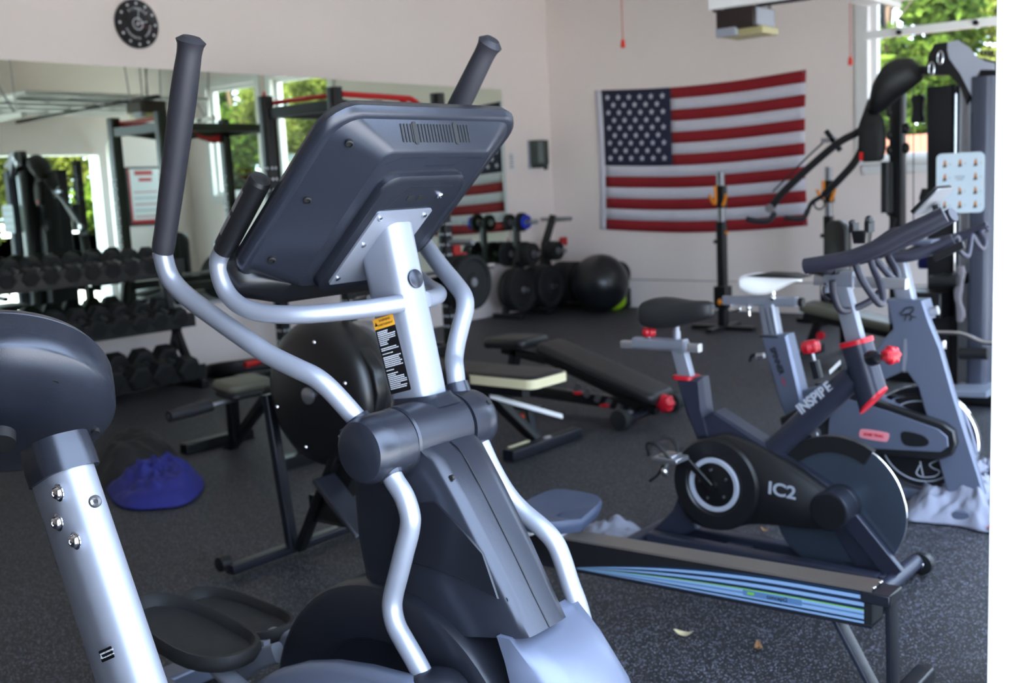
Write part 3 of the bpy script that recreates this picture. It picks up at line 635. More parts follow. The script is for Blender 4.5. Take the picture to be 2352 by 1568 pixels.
# legs, rails and feet
plate(I,[(1560,1130),(1590,1180),(1600,1215),(1545,1240),(1478,1248),(1500,1215),(1545,1170)],-.03,.03,.006).build('rear_leg',K['navy'],bk)
fl=MB()
for y0 in(-.038,.014): plate(I,[(1925,1190),(1957,1170),(2072,1312),(2052,1326),(2040,1335)],y0,y0+.024,.003,mb=fl)
fl.build('front_leg',K['navy'],bk)
plate(I,[(1905,1200),(1950,1195),(2050,1325),(1975,1318)],-.02,.02,.003).build('front_gusset',K['navy'],bk)
for yy in(-.075,.055):
    MB().sweep([(-.42,yy,.055),(.44,yy,.055)],rrect(.05,.055,.008),1,None,(0,1,0)).build('base_rail',K['navy'],bk)
MB().box((-.10,-.01,.05),(.10,.12,.02)).box((.38,-.01,.052),(.16,.12,.045)).build('base_plate',K['navy'],bk,bev=.004)
for x0 in(-.46,.475):
    MB().sweep([(x0,-.20,.052),(x0,.18,.052)],circ(.026,18),1).build('stabiliser',K['navy'],bk)
    for yy in(-.225,.205):
        if x0>0:
            w_=MB().lathe([(.012,-.018),(.036,-.016),(.040,0),(.036,.016),(.012,.018)],(x0+.015,yy,.042),(0,1,0),28).build('transport_wheel',K['black'],bk)
            MB().lathe([(.011,-.02),(.009,-.022)],(x0+.015,yy,.042),(0,1,0),12).build('wheel_bolt',K['chrome'],w_)
        else: MB().cyl((x0,yy-.01*(1 if yy>0 else -1),.03),(x0,yy,.03),.03).build('foot_cap',K['rubber'],bk)
# magnet guard over the flywheel
m=MB()
g=[(wc.x+.245*math.cos(t),wc.z+.245*math.sin(t)) for t in [math.radians(58+k*8) for k in range(12)]]
gi=[(wc.x+.19*math.cos(t),wc.z+.19*math.sin(t)) for t in [math.radians(146-k*8) for k in range(12)]]
m.prism(g+gi,(0,0,0),(1,0,0),(0,0,1),.03).build('flywheel_guard',K['black'],bk,smooth=20)
ftext(I,'INSPIRE',(1818,956),(1925,872),-.0445,.048,K['greyl'],bk,sx=.92,bold=.0018)
ftext(I,'IC2',(1754,1118),(1838,1137),-.0765,.062,K['greyl'],bk,sx=1.15,bold=.0016)
MB().prism(rrect(.055,.016,.002),I.on(1918,843,y=-.04)+V((.0,0,0)),(I.on(1930,832,y=-.04)-I.on(1905,856,y=-.04)),V((0,-.4,1)),.001).build('sticker',K['white'],bk)

# ================================================================ silver spin bike behind it
S=Fr(-1.7,4.36,0)
sb=thing('spin_bike','silver spin bike with white-sided saddle, standing behind the charcoal bike','exercise bike',S)
sw=V((.24,0,.285))
fw=MB().lathe([(.03,-.008),(.195,-.008),(.2,-.016),(.222,-.016),(.226,-.012),(.226,.012),(.222,.016),(.2,.016),(.195,.008),(.03,.008)],sw,(0,1,0),80).build('flywheel',K['chrome'],sb,smooth=25)
MB().lathe([(.05,-.0085),(.186,-.0085),(.186,-.0095),(.05,-.0095)],sw,(0,1,0),64).build('flywheel_face',K['black'],fw)
MB().torus(sw+V((0,-.0095,0)),(0,1,0),.165,.003,64,6).build('face_ring',K['greyl'],fw)
for k in range(3):
    g=math.radians(-75+120*k); c=sw+V((.115*math.cos(g),-.0105,.115*math.sin(g)))
    ex=V((-math.sin(g),0,math.cos(g))); ey=V((math.cos(g),0,math.sin(g))); P=lambda a,b:c+ex*a+ey*b
    MB().tube([P(.045,-.03),P(.01,-.018),P(.02,.0),P(.042,.015),P(.02,.032),P(-.03,.03),P(-.052,.012),P(-.04,-.008),P(-.03,-.02)],.0028,8,5).tube([P(-.025,-.035),P(-.028,.025)],.0028,8,1).build('emblem',K['greyl'],fw)
plate(S,[(2036,688),(2118,690),(2135,740),(2160,800),(2188,900),(2262,1140),(2180,1146),(2128,960),(2108,890),(2080,850),(2000,885),(1960,905),(1955,880),(2020,790),(2050,755)],-.06,-.02,.006).build('front_fork',K['silver2'],sb)
plate(S,[(2090,690),(2118,690),(2135,740),(2160,800),(2188,900),(2262,1140),(2215,1144),(2128,860)],.03,.06,.006).build('front_fork',K['silver2'],sb)
plate(S,[(2036,688),(2118,690),(2130,735),(2040,745)],-.055,.055,.01).build('head_tube',K['silver2'],sb)
MB().sweep([S.on(2077,690,y=0)-V((0,0,.004)),S.on(2077,690,y=0)+V((0,0,.004))],rrect(.145,.112,.02),1,None,(1,0,0)).build('collar_gap',K['black'],sb)
sectube(sb,'head_post',K['silver'],S,(2058,585),(2085,700),.075,.05,.012)
plate(S,[(1746,770),(1806,768),(1838,900),(1850,960),(1815,990),(1790,930)],-.045,.045,.012).build('seat_tube',K['silver2'],sb)
MB().sweep([S.on(1776,770,y=0)-V((0,0,.003)),S.on(1776,770,y=0)+V((0,0,.004))],rrect(.105,.094,.02),1,None,(1,0,0)).build('collar_gap',K['black'],sb)
sp=sectube(sb,'seat_post',K['silver'],S,(1764,700),(1776,770),.075,.055,.012)
for px in(1757,1769): MB().cyl(S.on(px,706,y=-.0275),S.on(px+13,766,y=-.0275),.0035,n=8).build('post_flute',K['satin'],sb)
plate(S,[(1815,905),(1900,880),(1965,880),(2120,960),(2150,1040),(1990,1030),(1850,985)],-.03,.03,.01).build('frame_beam',K['silver2'],sb)
# chain guard
plate(S,[(1900,905),(1935,890),(2040,930),(2165,972),(2190,990),(2196,1020),(2185,1046),(2160,1056),(2000,1042),(1880,1030),(1800,1010),(1790,960)],-.105,-.062,.006).build('chain_guard',K['black'],sb)
plate(S,[(1908,925),(1935,912),(2040,944),(2155,985),(2176,1003),(2178,1025),(2160,1038),(2000,1030),(1900,1018)],-.109,-.104,.002).build('guard_panel',K['silver2'],sb)
plate(S,[(2068,1000),(2078,990),(2115,998),(2133,1010),(2130,1022),(2110,1026),(2078,1022)],-.111,-.107,.001,sm=3).build('guard_window',K['black'],sb)
bd=plate(S,[(1975,988),(1985,985),(2035,993),(2042,1000),(2038,1012),(2030,1014),(1982,1006),(1973,1000)],-.1105,-.108,.0005,sm=3).build('badge',mat('pink_badge',(214,130,140),.4),sb)
ftext(S,'STAR TRAC',(1978,996),(2036,1003),-.1112,.0165,K['red'],bd,sx=.95,bold=.0006)
ftext(S,'SPINNER',(1771,792),(1798,866),-.0458,.036,K['label'],sb,sx=.88,bold=.0012)
ftext(S,'NXT',(1797,868),(1802,886),-.0458,.018,K['red'],sb)
# logo on the head tube
P=lambda a,b:S.on(a,b,y=-.063)
MB().tube([P(2072,718),(P(2080,708)),P(2098,706),P(2094,718),P(2084,722),P(2078,736)],.0022,8,3).tube([P(2068,718),P(2074,724),P(2082,720)],.0022,8,3).tube([P(2088,722),P(2098,728),P(2104,728)],.0022,8,3).tube([P(2094,728),P(2090,736)],.0022,8,3).build('emblem',K['label'],sb)
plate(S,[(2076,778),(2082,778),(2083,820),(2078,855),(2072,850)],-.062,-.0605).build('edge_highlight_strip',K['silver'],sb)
# saddle
saddle(sb,S,[(1704,636,1706,650),(1714,626,1712,668),(1745,622,1740,682),(1775,625,1775,674),(1805,629,1805,656),(1832,636,1832,644),(1842,642,1842,648)],0,.21,.05,K['white'])
plate(S,[(1712,634),(1745,629),(1800,631),(1838,640),(1800,639),(1745,637)],-.07,.07,.01).build('saddle_top',K['pad'],sb)
MB().sweep(ftr(S,[(1664,689),(1830,693)],0),rrect(.04,.04,.006),1,None,(0,1,0)).build('seat_slider',K['silver'],sb)
MB().cyl(S.on(1775,655,y=0),S.on(1775,690,y=0),.012).ell(S.on(1776,684,y=-.02),.013,12,8).build('saddle_pin',K['chrome'],sb)
MB().tube(ftr(S,[(1680,700,-.02),(1685,712,-.03),(1700,708,-.03)]),.008,8,3).ell(S.on(1720,707,y=-.03),.012,12,8).cyl(S.on(1720,700,y=-.02),S.on(1721,725,y=-.02),.007).build('lock_lever',K['chrome'],sb)
MB().cyl(S.on(1836,694,y=0),S.on(1846,694,y=0),.02).build('slider_cap',K['black'],sb)
MB().cyl(S.on(1755,816,y=0),S.on(1738,818,y=0),.012).build('lock_pin',K['alu'],sb); MB().tube(ftr(S,[(1738,812),(1726,818),(1722,830)],0),.008,8,3).build('lock_handle',K['black'],sb)
# handlebar
def sbar(name,pts,r): return MB().tube(ftr(S,pts),r,14,5).build(name,K['foamd'],sb)
sbar('handlebar',[(2052,590,-.17),(2090,588,-.17),(2140,572,-.16),(2190,550,-.15)],.022)
sbar('handlebar',[(2080,585,.15),(2140,560,.15),(2200,545,.15),(2270,520,.14)],.02)
sbar('handlebar_loop',[(2186,550,-.15),(2200,545,-.14),(2205,575,-.12),(2222,588,-.10),(2228,565,-.06),(2232,540,-.02),(2245,560,.0),(2258,572,.04),(2262,555,.08),(2252,535,.12),(2272,522,.14)],.010)
MB().sweep(ftr(S,[(2070,588),(2140,578)],0),rrect(.34,.03,.01),1,None,(0,1,0)).build('bar_plate',K['satind'],sb)
MB().sweep(ftr(S,[(2085,556),(2150,556)],0),rrect(.12,.02,.008),1,None,(0,1,0)).build('bottle_tray',K['silver2'],sb)
tw=MB().prism([(0,0),(.12,0),(.12,.03),(0,.03)],S.on(2148,600,y=-.18),V((1,0,.45)),V((-.3,0,1)),.02).build('console_unit',K['black'],sb,bev=.003)
# brake knob and pin
MB().cyl(S.on(2135,716,y=0),S.on(2155,712,y=0),.018).build('lock_pin',K['alu'],sb)
# feet
for x0 in(-.62,.44): MB().sweep([(x0,-.24 if x0<0 else -.15,.035),(x0,.24 if x0<0 else .15,.035)],rrect(.06,.045,.01),1,None,(1,0,0)).build('stabiliser',K['silver2'],sb)
MB().sweep([(-.62,0,.06),(.47,0,.06)],rrect(.05,.05,.01),1,None,(0,1,0)).build('base_rail',K['silver2'],sb)
plate(S,[(1815,960),(1850,960),(1700,1130),(1660,1130)],-.03,.03,.006).build('rear_leg',K['silver2'],sb)
sc=V((-.16,0,.30)); ck=MB().lathe([(.02,-.11),(.02,-.13)],sc,(0,1,0),20).sweep([sc+V((0,-.125,0)),sc+V((.06,-.13,-.15))],rrect(.025,.014,.004),1,None,(1,0,0)).sweep([sc+V((0,.10,0)),sc+V((-.06,.11,.15))],rrect(.025,.014,.004),1,None,(1,0,0)).build('crank',K['steel'],sb)
for s_ in(-1,1): MB().box(sc+V((-.06*s_,.17*s_,.15*s_)),(.10,.09,.02)).build('pedal',K['black'],ck,bev=.004)
# ================================================================ rowing machine
RW=Fr(-2.1,2.60,0)
rw=thing('rowing_machine','rowing machine with long monorail, blue-striped rail decal and light grey seat','rowing machine',RW)
ra=RW.on(2000,1358,y=-.045); rb=RW.on(1310,1240,y=-.045)
rs_=(rb.z-ra.z)/(rb.x-ra.x)
print('rail',ra,rb,rs_)
def rz(x): return ra.z+rs_*(x-ra.x)
x0=-1.02; x1=ra.x
rail=MB().loft([[ (x,-.038,rz(x)),(x,.038,rz(x)),(x,.038,rz(x)-.095),(x,-.038,rz(x)-.095)] for x in(x0,x1)]).build('rail',K['black'],rw)
MB().loft([[ (x,-.041,rz(x)+.003),(x,.041,rz(x)+.003),(x,.041,rz(x)-.004),(x,-.041,rz(x)-.004)] for x in(x0+.2,x1)]).build('rail_track',mat('worn_rail',(118,110,104),.38,.6),rail)
MB().loft([[ (x,-.040,rz(x)-.092),(x,-.040,rz(x)-.100),(x,.040,rz(x)-.100),(x,.040,rz(x)-.092)] for x in(x0,x1)]).build('rail_edge',K['satind'],rail)
# decal: streamlined blue bands widening towards the rear
bl=[mat('decal_blue_%s'%n,c,.35) for n,c in(('light',(112,138,168)),('mid',(70,98,132)),('deep',(20,36,56)),('green',(96,150,50)))]
def band(f0,f1,m,xs):
    mb=MB(); pts=[]
    N=26
    up=[];lo=[]
    for k in range(N+1):
        x=xs+(x1-.02-xs)*k/N; t=(x-xs)/(x1-xs); e=1-(1-min(t*1.25,1))**2
        zt=rz(x)-.008-.084*(1-e*1.0)*.93; zb=rz(x)-.090
        up.append((x,zt+(zb-zt)*f0)); lo.append((x,zt+(zb-zt)*f1))
    vv=[(x,-.0387,z) for x,z in up]+[(x,-.0387,z) for x,z in lo]; n=N+1
    mb.add(vv,[(i,i+1,n+i+1,n+i) for i in range(N)]); return mb.build('decal_stripe',m,rail,smooth=0)
xs=RW.on(1325,1320,y=-.039).x
lay=[(0,.10,2),(.10,.22,0),(.22,.33,2),(.33,.45,0),(.45,.55,2),(.55,.585,3),(.585,.68,0),(.68,.74,1),(.74,.86,0),(.86,.93,2),(.93,1,0)]
for a,b,i in lay: band(a,b,bl[i],xs)
c=V((ra.x-.27,-.0392,rz(ra.x-.27)-.066)); ex=V((1,0,rs_)).normalized()
ez=V((-ex.z,0,ex.x))
pl=MB().prism(rrect(.17,.016,.003),c,ex,ez,.0004).build('decal_plate',bl[1],rail)
text('concept2',.016,pl,K['label'],c+ex*.015+V((0,-.0005,0)),ex,ez,.0001,bold=.0003)
MB().prism(rrect(.02,.008,.002),c-ex*.062+V((0,-.0004,0)),ex,ez,.0003).build('decal_mark',bl[3],pl)
# rear leg
br=MB().box((x1+.01,0,rz(x1)-.02),(.075,.088,.03)).build('end_bracket',K['satind'],rw,bev=.004)
for yy in(-.025,.02): MB().ell((x1+.0,yy,rz(x1)+.004),(.007,.007,.004),10,6).build('bolt',K['chrome'],br)
MB().sweep([(x1+.035,0,rz(x1)-.01),(x1+.04,0,.03)],rrect(.055,.014,.002),1,None,(0,1,0)).build('leg',K['satind'],rw)
MB().sweep([(x1-.11,0,rz(x1)-.10),(x1+.0,0,.05)],rrect(.05,.012,.002),1,None,(0,1,0)).build('leg_brace',K['satin'],rw)
MB().sweep([(x1+.04,-.24,.025),(x1+.04,.24,.025)],rrect(.05,.04,.008),1,None,(1,0,0)).build('rear_foot',K['satind'],rw)
# seat
sc=RW.on(1262,1178,y=0)
ol=[]
for k in range(32):
    t=2*PI*k/32; cx_=math.cos(t); sy_=math.sin(t)
    ol.append((.125*math.copysign(abs(cx_)**.5,cx_),.165*math.copysign(abs(sy_)**.5,sy_)))
secs=[]
for s_,h in((.92,-.03),(.98,-.012),(1,.0),(.96,.012),(.7,.010),(.3,.004)):
    secs.append([(sc.x+x*s_,y*s_,sc.z+h+(.020*(abs(y)/.165)**2)*(s_**2)+(-.012 if x>.06 and abs(y)<.06 else 0)) for x,y in ol])
st_=MB().loft(secs).build('seat',mat('grey_seat',(54,64,86),.45),rw,smooth=60)
MB().box((sc.x,0,(sc.z+rz(sc.x))/2-.01),(.14,.09,.05)).build('seat_carriage',K['white'],st_,bev=.008)
for dx in(-.045,.045):
    MB().lathe([(.008,-.058),(.019,-.056),(.021,-.045),(.019,-.034),(.008,-.032)],(sc.x+dx,0,rz(sc.x)+.012),(0,1,0),20).build('seat_roller',K['white'],st_)
# flywheel housing and front legs
fc=RW.on(712,908,y=-.085); fx,fz=fc.x,fc.z
print('fly',fc,x0)
fh=MB().lathe([(.04,-.09),(.21,-.085),(.255,-.06),(.27,-.03),(.272,.04),(.262,.07),(.20,.085),(.04,.088)],(fx,0,fz),(0,1,0),64).build('flywheel_housing',K['blackm'],rw)
MB().torus((fx,0,fz),(0,1,0),.262,.008,64,8).build('housing_rim',K['satind'],fh)
for k in range(6):
    g=k*PI/3+.3; MB().ell((fx+.2*math.cos(g),-.086,fz+.2*math.sin(g)),(.007,.005,.007),10,6).build('bolt',K['chrome'],fh)
MB().lathe([(.012,-.088),(.03,-.09),(.03,-.10),(.012,-.104)],(fx,0,fz),(0,1,0),24).build('axle_cap',K['steel'],fh)
MB().lathe([(.19,.085),(.235,.11),(.245,.16),(.235,.165),(.22,.12)],(fx+.05,.0,fz+.0),(0,1,0),48,cap=(0,0)).build('wheel_guard',K['steel'],rw)
fa=RW.on(665,1262,z=.03)
for (a,b) in (((615,905),(672,1255)),((775,1040),(690,1258))):
    q=RW.on(b[0],b[1],y=-.02); p=RW.on(a[0],a[1],y=-.05)
    MB().sweep([p,q],rrect(.045,.035,.008),1,None,(0,1,0)).build('front_leg',K['satind'] if a[0]<700 else K['blackm'],rw)
L=RW.on(528,1300,z=.04);Rr=RW.on(790,1222,z=.04)
xf=fa.x
MB().sweep([(xf,-.30,.035),(xf,.30,.035)],rrect(.05,.035,.008),1,None,(1,0,0)).build('front_foot',K['satind'],rw)
for yy in(-.30,.30):
    MB().lathe([(.008,-.022),(.028,-.02),(.03,0),(.028,.02),(.008,.022)],(xf-.035,yy,.055),(0,1,0),22).build('caster_wheel',K['black'],rw)
# monitor arm, chain housing and handle
MB().sweep([(fx+.1,0,fz+.2),(fx+.25,0,fz+.02),(x0+.12,0,rz(x0)-.02)],rrect(.06,.09,.012),4,None,(0,1,0)).build('chain_housing',K['blackm'],rw)
MB().tube([(fx+.02,.05,fz+.15),(fx+.08,.06,fz+.30),(fx+.2,.05,fz+.34)],.014,10,5).build('monitor_arm',K['blackm'],rw)
for yy in(-.11,.11):
    MB().box((x0+.28,yy,rz(x0)+.02),(.28,.11,.02),ry=.7).build('foot_plate',K['satind'],rw,bev=.01)
# ================================================================ dumbbell rack by the left wall
ORD=['','first','second','third','fourth','fifth','sixth','seventh','eighth','ninth','tenth','eleventh','twelfth','thirteenth','fourteenth']
DR=Fr(-7.14,3.55,0)
dr=thing('dumbbell_rack','black three-tier dumbbell rack in front of the mirror','rack',DR)
Y0,Y1=-1.15,1.24
for z,xo in((.90,-.10),(.50,-.02),(.115,.06)):
    m=MB()
    for dx in(-.13,.13): m.sweep([(xo+dx,Y0,z+dx*.25-.02),(xo+dx,Y1,z+dx*.25-.02)],[(.035,.03),(-.035,.03),(-.035,-.03),(.035,-.03)],1,None,(1,0,0))
    m.sweep([(xo+.17,Y0,z+.01),(xo+.17,Y1,z+.01)],[(.004,.05),(-.004,.05),(-.004,-.055),(.004,-.055)],1,None,(1,0,0))
    m.build('shelf',K['blackm'],dr)
for y in(Y0+.06,Y1-.02):
    MB().sweep([(-.25,y,1.0),(-.20,y,.88),(-.11,y,.50),(.02,y,.22),(.17,y,.03)],rrect(.05,.07,.01),4,None,(0,1,0)).build('end_frame',K['blackm'],dr)
    MB().sweep([(-.02,y,.52),(-.26,y,.03)],rrect(.05,.06,.01),1,None,(0,1,0)).build('rear_leg',K['blackm'],dr)
    MB().sweep([(.24,y,.025),(-.30,y,.025)],rrect(.06,.05,.01),1,None,(0,1,0)).build('foot',K['blackm'],dr)
def dumbbell(r,L,hl,z,label,grp,F,shape=6):
    t=thing('dumbbell',label,'dumbbell',F,grp)
    for s in(-1,1):
        MB().lathe([(r*.72,0),(r,.012),(r,hl-.012),(r*.78,hl)],(s*L/2,0,r),(s,0,0),6).build('head',K['rubber'],t,smooth=25)
    MB().lathe([(.013,-L/2),(.015,-L/4),(.017,0),(.015,L/4),(.013,L/2)],(0,0,r),(1,0,0),14).build('handle',K['steel'],t)
    return t
rows=[('top',.895,-.10,.152,12,.069),('middle',.495,-.02,.165,11,.078),('bottom',.105,.06,.205,8,.098)]
for nm,z,xo,sp,n,r in rows:
    pro=None
    for k in range(n):
        y=Y1-.13-(.03 if nm=='bottom' else 0)-k*sp
        w=DR.w((xo,y,z)); rr=random.Random(k*7+len(nm))
        lab='black rubber dumbbell in the %s row of the rack, %s from the rack\'s right end'%(nm,ORD[k+1])
        F=Fr(w.x,w.y,rr.uniform(-.04,.04),z)
        if pro is None: pro=dumbbell(r,.15,.10 if nm!='bottom' else .12,z,lab,'dumbbells in the %s row'%nm,F); c=pro
        else:
            c=copy_tree(pro); c.matrix_world=F.mat(); c['label']=lab
        c.rotation_euler=(0,.26,F.a)
# dumbbell with a red handle at the left of the top row
# ================================================================ power rack
PR=Fr(-6.52,6.10,0)
pr=thing('power_rack','tall black power rack with a red pull-up bar standing in front of the mirror','rack',PR)
def post(x,y,h,holes=True):
    p=MB().sweep([(x,y,.0),(x,y,h)],rrect(.085,.085,.006,2),1,None,(1,0,0)).build('upright',K['blackm'],pr)
    if holes:
        m=MB()
        z=.25
        while z<h-.55:
            for dx,dy in((.0432,0),(0,-.0432)):
                for o in(-.018,.018):
                    c=V((x+dx+(0 if dx else o),y+dy+(o if dx else 0),z)); n_=V((1,0,0)) if dx else V((0,-1,0))
                    m.cyl(c-n_*.002,c+n_*.0012,.0105,n=10)
            z+=.085
        m.build('hole_light_dots',K['ink'],p,smooth=0)  # white discs paint the light that shows through the holes
    return p
for x,y in((-.36,-.58),(.41,-.56),(.36,.60),(-.36,.60)): post(x,y,2.16)
MB().box((.02,-.57,2.03),(.70,.05,.08)).box((-.36,0,2.03),(.05,1.1,.07)).build('crossmember',K['blackm'],pr,bev=.004)
MB().box((0,.60,2.03),(.66,.05,.07)).build('crossmember',K['blackm'],pr,bev=.004)
MB().sweep([(.41,-.53,2.05),(.40,.0,1.98),(.37,.56,2.05)],rrect(.05,.06,.006),1,None,(1,0,0)).build('crossmember',K['blackm'],pr)
MB().tube([(.44,-.52,2.11),(.44,.1,2.10),(.44,.22,2.09),(.42,.38,2.02),(.40,.50,1.99)],.022,12,5).tube([(.44,.08,2.10),(.40,.20,2.05),(.36,.36,1.98),(.36,.48,1.97)],.020,12,5).tube([(.44,-.52,2.11),(-.34,-.52,2.11)],.018,12,1).box((.40,.50,2.0),(.09,.09,.12)).build('pull_up_bar',K['redm'],pr)
for x in(-.36,.38):
    MB().box((x,0,.06),(.07,1.3,.08)).build('base_beam',K['blackm'],pr,bev=.006)
    MB().box((x,0,.64),(.05,1.1,.07)).build('safety_arm',K['blackm'],pr,bev=.004)
for x in(-.36,.36):
    j=MB().box((x+.02,.68,.86),(.09,.08,.12)).box((x+.04,.75,.84),(.08,.05,.03)).build('j_hook',K['redm'],pr,bev=.01)
MB().box((.0,.60,.06),(.70,.07,.08)).build('base_beam',K['blackm'],pr,bev=.006)
for z,r,ys in((.95,.16,(.0,.05)),(.62,.225,(0,.06,.12))):
    for x in(.405,):
        pg=MB().cyl((x,.60,z),(x+.26,.60,z),.025).build('storage_peg',K['steel'],pr)
# barbell in the rack
bz=hit(1055,617,0,-6.2); B0=Fr(-6.2,6.9,0)
bb=thing('barbell','steel barbell resting across the power rack safeties','barbell',Fr(-6.18,6.22,0,.70))
MB().cyl((0,-.75,0),(0,.72,0),.014).build('shaft',K['steel'],bb); 
for s in(-1,1): MB().lathe([(.036,0),(.036,.02),(.025,.022),(.025,.36),(.02,.365)],(0,s*.74,0),(0,s,0),20).build('sleeve',K['chrome'],bb)
def plate_mesh(r,w,col,name,par,c,ax,spokes=True):
    o=MB().lathe([(.026,-w/2),(r*.30,-w/2),(r*.34,-w*.30),(r*.78,-w*.30),(r*.84,-w/2),(r*.97,-w/2),(r,-w*.4),(r,w*.4),(r*.97,w/2),(r*.84,w/2),(r*.78,w*.30),(r*.34,w*.30),(r*.30,w/2),(.026,w/2)],c,ax,48,cap=(0,0)).build(name,col,par,smooth=30)
    return o
def wplate(r,w,F,label,grp,col='rubber'):
    t=thing('weight_plate',label,'weight plate',F,grp)
    plate_mesh(r,w,K[col],'plate_body',t,(0,0,0),(1,0,0))
    x,y,a=basis((1,0,0))
    m=MB()
    for k in range(3):
        g=2*PI*k/3+.4; m.prism(rrect(r*.40,r*.16,r*.07,4),V((w*.30+.001,0,0))+(x*math.cos(g)+y*math.sin(g))*r*.56,(x*-math.sin(g)+y*math.cos(g)),(x*math.cos(g)+y*math.sin(g)),.003)
    m.build('grip_slot',K['hole'],t)
    MB().lathe([(.026,-w*.5),(.036,-w*.5),(.036,w*.52),(.026,w*.52)],(0,0,0),(1,0,0),24).build('hub',K['steel'],t)
    return t
# plates standing against the rack (the dark stack beside the elliptical mast)
wp=[]
for i,(x,y,r) in enumerate(((.53,.60,.225),(.62,.60,.225))):
    w=PR.w((x,y,.62)); wp.append(wplate(r,.075,Fr(w.x,w.y,0,.62),['black bumper plate on the power rack peg, against the upright','black bumper plate on the power rack peg, on the outside'][i],'bumper plates on the power rack'))
# ================================================================ plate trees
def tree(px,py,lab,kind):
    p=hit(px,py,2,0); F=Fr(max(p.x,XL+.24),p.y,0)
    t=thing('plate_tree',lab,'plate rack',F)
    MB().sweep([(.02,-.28,.03),(0,-.05,.50),(0,-.02,.62)],rrect(.06,.06,.008),1,None,(1,0,0)).build('leg',K['blackm'],t)
    MB().sweep([(.02,.28,.03),(0,.05,.50),(0,.02,.62)],rrect(.06,.06,.008),1,None,(1,0,0)).build('leg',K['blackm'],t)
    MB().sweep([(0,0,.55),(0,.0,.72),(.05,.12,1.04)] if kind else [(0,0,.55),(0,.0,1.02)],rrect(.07,.06,.008),1,None,(1,0,0)).build('post',K['blackm'],t)
    for y in(-.28,.28): MB().box((.06,y,.025),(.38,.06,.05)).build('foot',K['blackm'],t,bev=.006)
    for y,z in((-.2,.30),(.2,.30),(0,.66),((.12 if kind else 0),1.0)):
        MB().cyl((-.12,y,z),(.29,y,z),.023).build('peg',K['steel'],t)
    return F,t
F1,_=tree(1165,722,'black plate tree by the wall with plates on every peg, nearest the elliptical mast',0)
F2,_=tree(1250,711,'black plate tree in the corner, its top peg empty',1)
def stack(F,y,z,lst,lab0,grp,rtext):
    for i,(dx,r,w_,col,txt) in enumerate(lst):
        p=F.w((dx,y,z)); wplate(r,w_,Fr(p.x,p.y,0,z),txt+' '+lab0,grp,col)
K['bluehub']=mat('blue_plate',(30,60,200),.4)
on1='on the plate tree nearest the elliptical'; on2='on the corner plate tree'
stack(F1,-.2,.30,[(.09,.225,.08,'rubber','inner bumper plate, left bottom peg'),(.19,.225,.08,'rubber','outer bumper plate, left bottom peg')],on1,'bumper plates on the near plate tree',0)
stack(F1,.2,.30,[(.08,.225,.08,'rubber','inner bumper plate, right bottom peg'),(.17,.225,.08,'rubber','middle bumper plate, right bottom peg'),(.26,.225,.08,'rubber','outermost bumper plate, right bottom peg')],on1,'bumper plates on the near plate tree',0)
stack(F1,0,.66,[(-.12,.135,.07,'rubber','medium plate behind the post, middle peg'),(.10,.135,.07,'rubber','medium plate before the post, middle peg'),(.19,.12,.07,'rubber','outer medium plate, middle peg')],on1,'medium plates on the near plate tree',0)
stack(F1,0,1.0,[(-.09,.09,.05,'rubber','small black plate behind the post, top peg'),(.08,.10,.05,'rubber','small black plate before the post, top peg'),(.14,.075,.035,'bluehub','small blue plate, top peg')],on1,'small plates on the near plate tree',0)
stack(F2,.0,.66,[(.09,.105,.06,'rubber','inner small black plate, middle peg'),(.16,.105,.06,'rubber','outer small black plate, middle peg')],on2,'small plates on the corner plate tree',0)
stack(F2,.2,.30,[(.08,.225,.08,'rubber','inner bumper plate, right bottom peg'),(.17,.225,.08,'rubber','middle bumper plate, right bottom peg'),(.26,.225,.08,'rubber','outermost bumper plate, right bottom peg')],on2,'bumper plates on the corner plate tree',0)
stack(F2,-.2,.30,[(.10,.225,.08,'rubber','single bumper plate, left bottom peg')],on2,'bumper plates on the corner plate tree',0)
p=F2.w((.14,.16,.76)); solo(MB().box((0,0,0),(.05,.10,.075)).box((.03,0,-.03),(.03,.05,.05)),'collar_clamp',K['redm'],'red bar collar clipped to the corner plate tree','clamp',Fr(p.x,p.y,0,.76),bev=.012)
# stability ball, green ball
b=hit(1372,710,2,0); r_=.31
solo(MB().ell((0,0,r_),r_,40,24).torus((0,0,r_),(0,0,1),r_*.985,.004,48,6),'stability_ball',mat('black_ball',(28,30,34),.28),'large glossy black stability ball in the far corner under the flag','exercise ball',Fr(-6.66,9.66,0),smooth=60)
g_=hit(1413,697,1,9.75); solo(MB().ell((0,0,.12),(.12,.12,.12),28,16).torus((0,0,.12),(1,0,0),.118,.006),'medicine_ball',K['green'],'lime green medicine ball half hidden behind the black stability ball','medicine ball',Fr(g_.x-.03,9.80,0),smooth=60)
b2=hit(1427,660,1,9.92); solo(MB().lathe([(.02,-.03),(.13,-.03),(.14,0),(.13,.03),(.02,.03)],(0,0,.14),(0,1,0),32),'medicine_ball',K['rubber'],'small black disc-shaped medicine ball leaning on the wall past the stability ball','medicine ball',Fr(b2.x-.06,9.98,0,.24))
solo(MB().lathe([(.02,-.10),(.11,-.10),(.12,-.09),(.12,.09),(.11,.10),(.02,.10)],(0,0,.12),(0,0,1),28),'step_riser',K['rubber'],'short black round riser standing on the floor behind the stability ball','riser',Fr(b2.x-.06,9.98,0,0))
